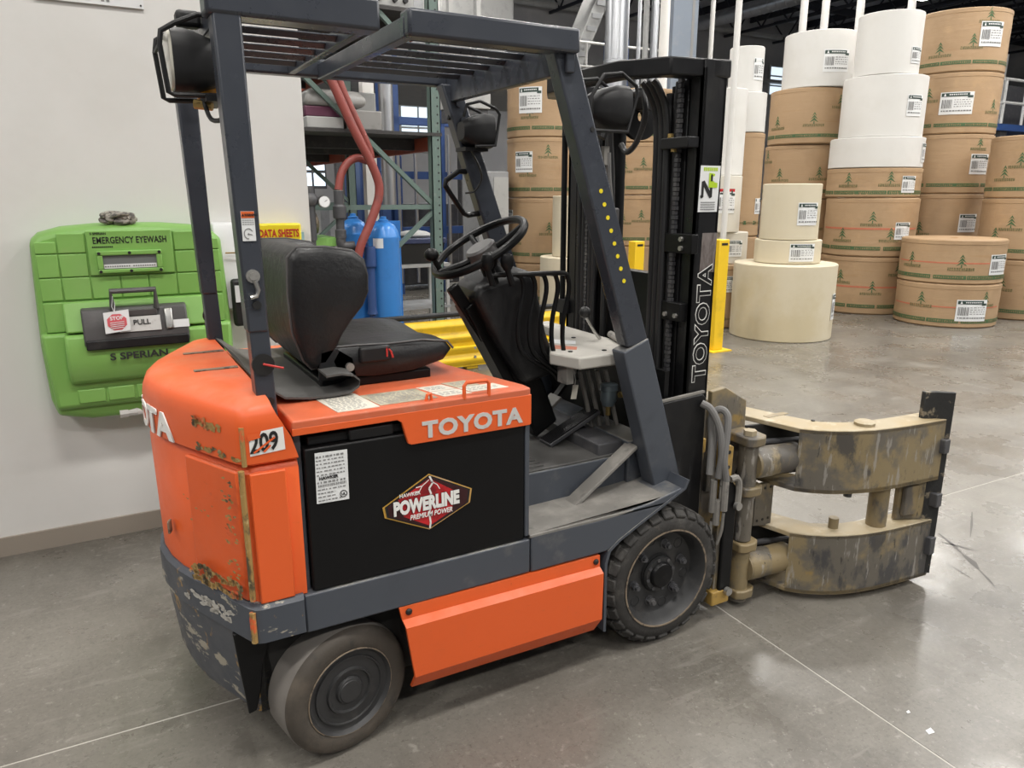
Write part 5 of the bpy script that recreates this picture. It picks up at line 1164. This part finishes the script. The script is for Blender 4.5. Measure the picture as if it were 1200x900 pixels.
# ---------------- mast
ms = bpy.data.objects.new('mast', None); COL.objects.link(ms); ms.location = (.2, .53, 0); adopt(ms, fk)
for s in (0, 1):
    f = (lambda y: y) if s == 0 else mir
    def bb(mb, x0, x1, y0, y1, z0, z1): return mb.box(x0, x1, *sorted((f(y0), f(y1))), z0, z1)
    o = MB(); bb(o, .152, .256, .12, .140, .10, 2.085); bb(o, .152, .166, .12, .185, .10, 2.06); bb(o, .242, .256, .12, .185, .10, 2.06)
    oc_ = B(o, 'outer_channel', 'mast', ms, bevel=.002)
    o = MB(); bb(o, .165, .245, .192, .207, .12, 2.03); bb(o, .150, .166, .192, .262, .12, 2.03); bb(o, .236, .25, .192, .255, .12, 2.03)
    B(o, 'inner_channel', 'mast', ms, bevel=.002)
    o = MB(); bb(o, .175, .235, .268, .282, .13, 1.95); bb(o, .165, .178, .268, .33, .13, 1.95)
    B(o, 'carriage_channel', 'mast', ms, bevel=.002)
    B(MB().cyl((.20, f(.305), .2), (.20, f(.305), 1.32), .030, seg=18).cyl((.20, f(.305), 1.32), (.20, f(.305), 2.02), .021, seg=14), 'lift_cylinder', 'black', ms)
    B(MB().cyl((.145, f(.235), .25), (.145, f(.235), 2.02), .014, seg=10), 'mast_hose', 'hose', ms)
    B(MB().cyl((.140, f(.275), .25), (.140, f(.275), 1.99), .015, seg=10), 'mast_hose', 'hose', ms)
    # leaf chain
    ch_ = MB()
    for k in range(64):
        z = .98+k*.0165; y = f(.215) if s == 0 else f(.30)
        ch_.box(.128, .143, y-(.010 if k % 2 else .007), y+(.010 if k % 2 else .007), z, z+.014)
    B(ch_, 'lift_chain', 'darkmetal', ms)
    for z in ((1.475, 1.228) if s == 0 else ()):
        br = MB(); bb(br, .118, .150, .10 if z > 1.3 else .14, .275, z-.034, z+.034)
        b_ = B(br, 'hose_bracket', 'black', ms, bevel=.003)
        ys_ = (.150, .150) if z > 1.3 else (.16, .215)
        for k in range(2):
            q = Vector((.118, f(ys_[k]), z+(.016-.032*k if z > 1.3 else -.012)))
            B(MB().cyl(q, q+Vector((-.010, 0, 0)), .009, seg=6), 'bolt', 'bolt', b_)
    B(MB().prism([(.015, .30), (.235, .30), (.235, .905), (.215, .925), (.015, .912)], 'y', *sorted((f(.096), f(.112)))), 'mast_side_plate', 'mast', ms, bevel=.006)
    B(MB().obox((.12, f(.104), .924), (.105, 0, .006), (0, .007, 0), (0, 0, .004)), 'plate_edge', 'steel_dusty', ms)
    if s: continue
    b_ = MB(); bb(b_, .10, .150, .125, .27, 1.80, 1.838); B(b_, 'chain_anchor', 'mast', ms, bevel=.004)
    for k in range(2):
        q = Vector((.115, f(.235-.02*k), 1.838 if k == 0 else 1.79)); B(MB().cyl(q, q+Vector((0, 0, .014)), .011, seg=6), 'anchor_nut', 'brass', ms)
# bowed crosshead and lower ties
cp = [(.262, .108), (.03, .150), (-.075, .30), (-.085, .53), (-.075, .76), (.02, .91), (.262, .952)]
inn_ = [(.262, .20), (.06, .22), (-.02, .33), (-.025, .53), (-.02, .73), (.06, .84), (.262, .86)]
B(MB().prism(cp+inn_[::-1], 'z', 2.030, 2.088), 'crosshead', 'mast', ms, bevel=.006)
B(MB().box(.17, .25, .18, .88, 1.30, 1.40), 'tie_bar', 'mast', ms, bevel=.004) if 0 else None
B(MB().box(.19, .25, .18, .88, .55, .75), 'tie_bar', 'mast', ms, bevel=.004)
B(MB().box(.19, .25, .18, .88, .98, 1.345), 'tie_bar', 'mast', ms, bevel=.004)
# free-lift cylinder left of centre, with its hoses and pulley
B(MB().cyl((.20, .655, .2), (.20, .655, 1.35), .043, seg=20).cyl((.20, .655, 1.35), (.20, .655, 1.9), .034, seg=18), 'free_lift_cylinder', 'black', ms)
B(MB().box(.17, .23, .60, .71, 1.90, 1.96), 'cylinder_head', 'mast', ms, bevel=.005)
for k, y in enumerate((.625, .70, .725)): B(MB().cyl((.13, y, .3), (.13, y, 1.95), .012, seg=10), 'mast_hose', 'hose', ms)
loop = [(.12, .56, 1.30), (.11, .565, 1.70), (.09, .56, 1.90), (.08, .52, 1.985), (.085, .46, 2.01), (.10, .40, 2.0)]
B(MB().tube(loop, .012, 10, sm=5), 'hose_loop', 'hose', ms)
B(MB().tube([(.10, .38, 2.01), (.10, .36, 1.93), (.10, .40, 1.84), (.10, .46, 1.80), (.10, .50, 1.83)], .011, 10, sm=5), 'hose_loop', 'hose', ms)
for k in range(3): B(MB().tube([(.06, .335-.03*k, 2.03), (.08, .325-.03*k, 2.0), (.115, .315-.028*k, 1.9), (.12, .312-.028*k, 1.6), (.12, .312-.028*k, .8)], .0125, 10, sm=4), 'mast_hose', 'hose', ms)
B(MB().lathe([(.075, -.012), (.085, -.012), (.085, -.006), (.072, 0), (.085, .006), (.085, .012), (.075, .012), (.02, .015), (.02, -.015), (.075, -.012)], (.16, .47, 1.93), (0, 1, 0), 28, capa=False), 'hose_pulley', 'black', ms)
B(MB().box(.13, .19, .42, .53, 1.95, 2.03), 'pulley_bracket', 'mast', ms, bevel=.005)
for q in ((.06, .44, 2.0), (.06, .40, 1.985)): B(MB().cyl(q, (q[0]-.015, q[1], q[2]), .010, seg=6), 'hose_fitting', 'brass', ms)
B(MB().cyl((.16, .985, .9), (.16, .985, 2.02), .013, seg=10), 'tall_hose_guide', 'black', ms)
B(MB().box(.13, .19, .91, .99, 1.12, 1.18), 'guide_bracket', 'mast', ms)
B(MB().tube([(.16, .985, .9), (.12, .96, .75), (.09, .93, .6)], .013, 8), 'tall_hose_guide', 'black', ms)
B(MB().box(-.155, -.11, .215, .25, 1.47, 1.60), 'horn_box', 'dkgrey_plastic', ms, bevel=.006)
B(MB().tube([(-.14, .22, 1.53), (-.15, .215, 1.62), (-.165, .21, 1.70), (-.17, .21, 1.78)], .009, 8, sm=3), 'spiral_cable', 'hosegrey', ms)
B(MB().box(-.19, -.17, .205, .225, 1.74, 1.80), 'cable_joint', 'steel_dusty', ms)
# lettering and stickers on the mast side
mo = oc_
near = [o for o in ms.children if o.name.startswith('outer_channel')][0]
def mtxt(s_, size, x, z, mat, off, sx, xd, yd, d, depth=.0006): return text('mast_lettering', s_, size, (x, .1195-d, z), xd, yd, mat, near, off=off, sx=sx, depth=depth, space=1.06)
mtxt('TOYOTA', .088, .238, .968, M['white'], .045, 1.14, (0, 0, 1), (-1, 0, 0), 0)
mtxt('TOYOTA', .088, .238, .968, M['mast'], .012, 1.14, (0, 0, 1), (-1, 0, 0), .0014)
def msk(pts, y, name, mat, parent=near): return B(MB().prism(pts, 'y', y-.001, y), name, mat, parent)
k_ = msk([(.155, 1.585), (.245, 1.585), (.25, 1.742), (.158, 1.742)], .1195, 'maker_sticker', 'label')
q_ = MB()
for i in range(7): q_.box(.172+i*.0095, .179+i*.0095, .1178, .1186, 1.724, 1.736)
B(q_, 'sticker_header', 'lime', k_, kind='stuff')
yk = .1180
msk([(.166, 1.635), (.176, 1.635), (.176, 1.672), (.205, 1.632), (.216, 1.636), (.216, 1.688), (.205, 1.688), (.205, 1.656), (.178, 1.692), (.166, 1.688)], yk, 'sticker_emblem', 'ink', k_)
msk([(.198, 1.668), (.238, 1.668), (.238, 1.684), (.222, 1.686), (.224, 1.715), (.198, 1.718)], yk-.0005, 'sticker_emblem', 'lime', k_)
B(MB().lathe([(.009, 0), (.009, .001), (.001, .001)], (.221, yk-.001, 1.698), (0, -1, 0), 14, capa=False), 'sticker_emblem', 'label', k_)
msk([(.205, 1.69), (.214, 1.69), (.214, 1.71), (.208, 1.714), (.205, 1.705)], yk-.0016, 'sticker_emblem', 'ink', k_)
B(MB().lathe([(.006, 0), (.006, .001), (.001, .001)], (.167, yk-.001, 1.638), (0, -1, 0), 12, capa=False), 'sticker_emblem', 'ink', k_)
l_ = MB()
for r_ in range(4):
    x = .166
    while x < .234: l_.box(x, x+.006, yk-.001, yk, 1.616-r_*.008, 1.6195-r_*.008); x += .0085
B(l_, 'sticker_print', 'greyink', k_)
msk([(.180, 1.375), (.248, 1.372), (.254, 1.512), (.184, 1.512)], .1195, 'scuffed_patch', pm('scuffed_metal_patch', (.22, .19, .18), .45, .3, spots=[((.08, .06, .055), 10, .45, .65, .8, (4, 1, 1)), ((.4, .38, .37), 14, .55, .7, .6, (4, 1, 1))]))

# ---------------- rotating roll clamp
cl = bpy.data.objects.new('roll_clamp', None); COL.objects.link(cl); cl.location = (.6, .3, .1); adopt(cl, fk)
# carriage and rotator behind the arms
B(MB().box(.272, .318, .03, .075, .09, .42), 'carriage_leg', 'clampgrey', cl, bevel=.004)
B(MB().box(.262, .30, .15, .91, .16, .22).box(.262, .30, .15, .91, .66, .72), 'carriage_bar', 'yellowframe', cl, bevel=.004)
B(MB().prism([(.275, .42), (.318, .42), (.322, .72), (.275, .74)], 'y', .025, .07), 'carriage_side', 'yellowframe', cl, bevel=.004)
B(MB().prism([(.285, .095), (.345, .095), (.345, .55), (.315, .585), (.285, .56)], 'y', .012, .03), 'guard_bar', 'black', cl, bevel=.006)
B(MB().tube([(.295, .005, .60), (.325, .002, .60), (.342, .005, .56), (.345, .01, .48)], .013, 8, sm=3), 'curved_bracket', 'steel_dusty', cl)
for q in ((.335, .005, .485), (.32, .008, .125)): B(MB().cyl(q, (q[0], q[1]-.018, q[2]), .016, seg=12), 'bolt', 'bolt', cl)
for z in (.70, .64, .56): B(MB().cyl((.30, .03, z), (.30, .024, z), .008, seg=10), 'bolt_hole', 'ink', cl)
B(MB().box(.25, .34, .01, .09, .07, .13), 'carriage_hook', 'yellowframe', cl, bevel=.005)
B(MB().prism([(.33, .90), (.40, .91), (.52, .84), (.525, .62), (.47, .50), (.33, .48)], 'y', .165, .19), 'frame_plate', 'clampgrey', cl, bevel=.004)  # darker clamp material puts this side's shadow into the colour
B(MB().box(.32, .44, .19, .86, .12, .86), 'rotator_body', 'clamp', cl, bevel=.015)
B(MB().cyl((.30, .53, .48), (.44, .53, .48), .26, seg=28), 'rotator_ring', 'darkmetal', cl)
for z in (.64, .57): B(MB().cyl((.268, .015, z-.06), (.268, .015, z), .014, seg=6).cyl((.268, .015, z), (.268, .015, z+.03), .011, seg=10), 'hose_fitting', 'steel_dusty', cl)
for dx, (z0, z1) in ((0, (.60, .47)), (.03, (.60, .48)), (.012, (.52, .42))):
    B(MB().cyl((.235+dx, .03-dx, z1), (.235+dx, .03-dx, z0), .0135, seg=8), 'hose_fitting', 'steel_dusty', cl)
B(MB().tube([(.245, .02, .61), (.25, .015, .70), (.245, .03, .80), (.225, .06, .87), (.205, .09, .89)], .014, 10, sm=5), 'clamp_hose', 'hosegrey', cl)
B(MB().tube([(.268, .0, .60), (.255, .005, .68), (.275, .02, .79), (.285, .035, .845), (.27, .06, .865), (.25, .08, .83), (.245, .065, .74), (.22, .04, .62)], .014, 10, sm=5), 'clamp_hose', 'hosegrey', cl)
B(MB().tube([(.265, .0, .47), (.262, .0, .40), (.252, .01, .34)], .006, 8, sm=3).tube([(.235, .03, .43), (.23, .025, .36), (.245, .03, .30)], .006, 8, sm=3), 'clamp_pipe', 'steel_dusty', cl)
# plan of the arm: outer arc, seen from above (x, y)
ARC = [(.655, .005), (.70, -.045), (.76, -.090), (.83, -.126), (.90, -.150), (.98, -.168), (1.07, -.181), (1.16, -.190), (1.24, -.197), (1.305, -.203)]
def offs(P_, d):
    o = []
    for i, p in enumerate(P_):
        a = P_[max(i-1, 0)]; b = P_[min(i+1, len(P_)-1)]; t = Vector((b[0]-a[0], b[1]-a[1])).normalized()
        o.append((p[0]-t.y*d, p[1]+t.x*d))
    return o
INN = offs(ARC, .115)[1:]
INN = [(.60, .40), (.70, .36), (.755, .15), (.80, .03)]+[p for p in INN if p[0] > .86]
for zb, zt, nm in ((.03, .298, 'lower'), (.478, .745, 'upper')):
    # top and bottom plates reach back to the pivot, the outer wall bends round the roll
    root = [(.575, .41)]
    out_ = root+[(.585, .30)]+ARC
    a_ = bpy.data.objects.new('clamp_arm', None); COL.objects.link(a_); a_.location = (.6, .2, zb); adopt(a_, fk)
    plate = out_+INN[::-1]
    B(MB().prism(plate, 'z', zt-.020, zt), 'arm_top_plate', 'clamptop', a_, bevel=.003, angle=30)
    B(MB().prism(plate, 'z', zb, zb+.020), 'arm_bottom_plate', 'clamp', a_, bevel=.003, angle=30)
    wall = ARC+offs(ARC, .018)[::-1]
    B(MB().prism(wall, 'z', zb+.004, zt-.004), 'arm_outer_wall', 'clampgrey', a_, angle=40)
    wi = offs(ARC, .105); wi = [p for p in wi if p[0] > .78]
    B(MB().prism(wi+offs(wi, .012)[::-1], 'z', zb+.01, zt-.01), 'arm_inner_wall', 'clampgrey', a_, angle=40)
    zc = (zb+zt)/2-.005
    # pivot pin, lugs, cylinder barrel and its cut end
    px_, py_ = .455, .075
    B(MB().cyl((px_, py_, zb-.01), (px_, py_, zt-.02), .038, seg=20), 'pivot_tube', 'clampgrey', a_)
    for z in (zt-.052, zb+.008):
        lug = [(px_+.062*math.cos(t), py_+.055*math.sin(t)) for t in [PI*.75+PI*1.5*k/12-PI*.5+PI*.25 for k in range(13)]]
        lug = [(px_-.04, py_+.05), (px_-.045, py_-.035), (px_-.02, py_-.052), (px_+.03, py_-.052), (px_+.06, py_-.03), (px_+.065, py_+.02), (px_+.05, py_+.16), (px_-.06, py_+.16)]
        B(MB().prism(lug, 'z', z, z+.038), 'pivot_lug', 'clamp', a_, bevel=.006)
    B(MB().cyl((px_, py_, zt-.014), (px_, py_, zt+.006), .026, seg=6), 'pivot_nut', 'clamptop', a_)
    B(MB().cyl((px_+.02, py_, zc), (.70, .055, zc), .060, seg=24), 'clamp_cylinder', 'clamp', a_)
    B(MB().lathe([(.062, 0), (.062, .09), (.0605, .11), (.060, .115)], (px_+.03, py_, zc), (1, -.08, 0), 24, capa=False), 'cylinder_end', 'clampgrey', a_)
    B(MB().cyl((px_+.04, py_+.075, zc+.06), (.80, .08, zc+.05), .013, seg=10), 'cylinder_line', 'darkmetal', a_)
    B(MB().prism([(.50, .19), (.80, .115), (.80, .13), (.50, .205)], 'z', zb+.02, zt-.02), 'gap_shade_plate', 'underside', a_)  # near-black sheet added so the gap behind the barrel looks shaded
    # grease bosses
    if nm == 'upper':
        B(MB().lathe([(.040, 0), (.042, .012), (.030, .018), (.001, .018)], (.925, -.085, zt), seg=10), 'boss', 'clamptop', a_)
        B(MB().cyl((.785, .05, zt), (.785, .05, zt+.004), .008, seg=8), 'grease_hole', 'ink', a_)
        B(MB().box(.66, .78, .17, .20, zt, zt+.0015), 'weld_lettering', 'clamp', a_)
        B(MB().cyl((.85, -.10, zb-.022), (.85, -.10, zb), .016, seg=8), 'drain_plug', 'darkmetal', a_)
    else:
        B(MB().cyl((.85, -.05, zt), (.85, -.05, zt+.045), .020, seg=14), 'boss', 'clamp', a_)
        B(MB().cyl((px_, py_, zt-.014), (px_, py_, zt+.04), .020, seg=12), 'pivot_stud', 'clampgrey', a_)
        B(MB().cyl((1.235, -.16, zb-.018), (1.235, -.16, zb), .014, seg=8), 'drain_plug', 'bolt', a_)
B(MB().cyl((.455, .075, .29), (.455, .075, .48), .036, seg=20), 'spacer_tube', 'clampgrey', cl)
B(MB().cyl((1.035, -.115, .298), (1.035, -.115, .478), .040, seg=24), 'spacer_post', 'clamp', cl)
sp2 = B(MB().prism([(.555, .305), (.66, .285), (.66, .485), (.555, .485)], 'y', .11, .13), 'spacer_plate', 'clampgrey', cl, bevel=.003)
for z in (.325, .465):
    for x in (.575, .607, .64): B(MB().cyl((x, .1105, z), (x, .108, z), .006, seg=8), 'bolt_hole', 'ink', sp2)
# contact pad at the tips
padp = [(1.165, -.128), (1.25, -.135), (1.335, -.150), (1.39, -.172), (1.425, -.20), (1.415, -.222), (1.375, -.212), (1.33, -.196), (1.25, -.182), (1.165, -.172)]
B(MB().prism([(1.215, -.125), (1.265, -.148), (1.318, -.20), (1.306, -.216), (1.255, -.172), (1.208, -.148)], 'z', .045, .858), 'contact_pad', 'padrubber', cl, bevel=.003)
B(MB().prism([(1.14, -.112), (1.20, -.128), (1.26, -.168), (1.245, -.182), (1.19, -.15), (1.14, -.135)], 'z', .30, .73), 'pad_backing', 'clampgrey', cl, bevel=.004)
for z0, z1 in ((.14, .22), (.36, .42), (.60, .66)): B(MB().box(1.27, 1.308, -.222, -.185, z0, z1), 'pad_hinge', 'darkmetal', cl, bevel=.004)
B(MB().prism([(1.15, -.16), (1.215, -.172), (1.215, -.155), (1.15, -.14)], 'z', .325, .46), 'pad_stop', 'clamp', cl, bevel=.004)
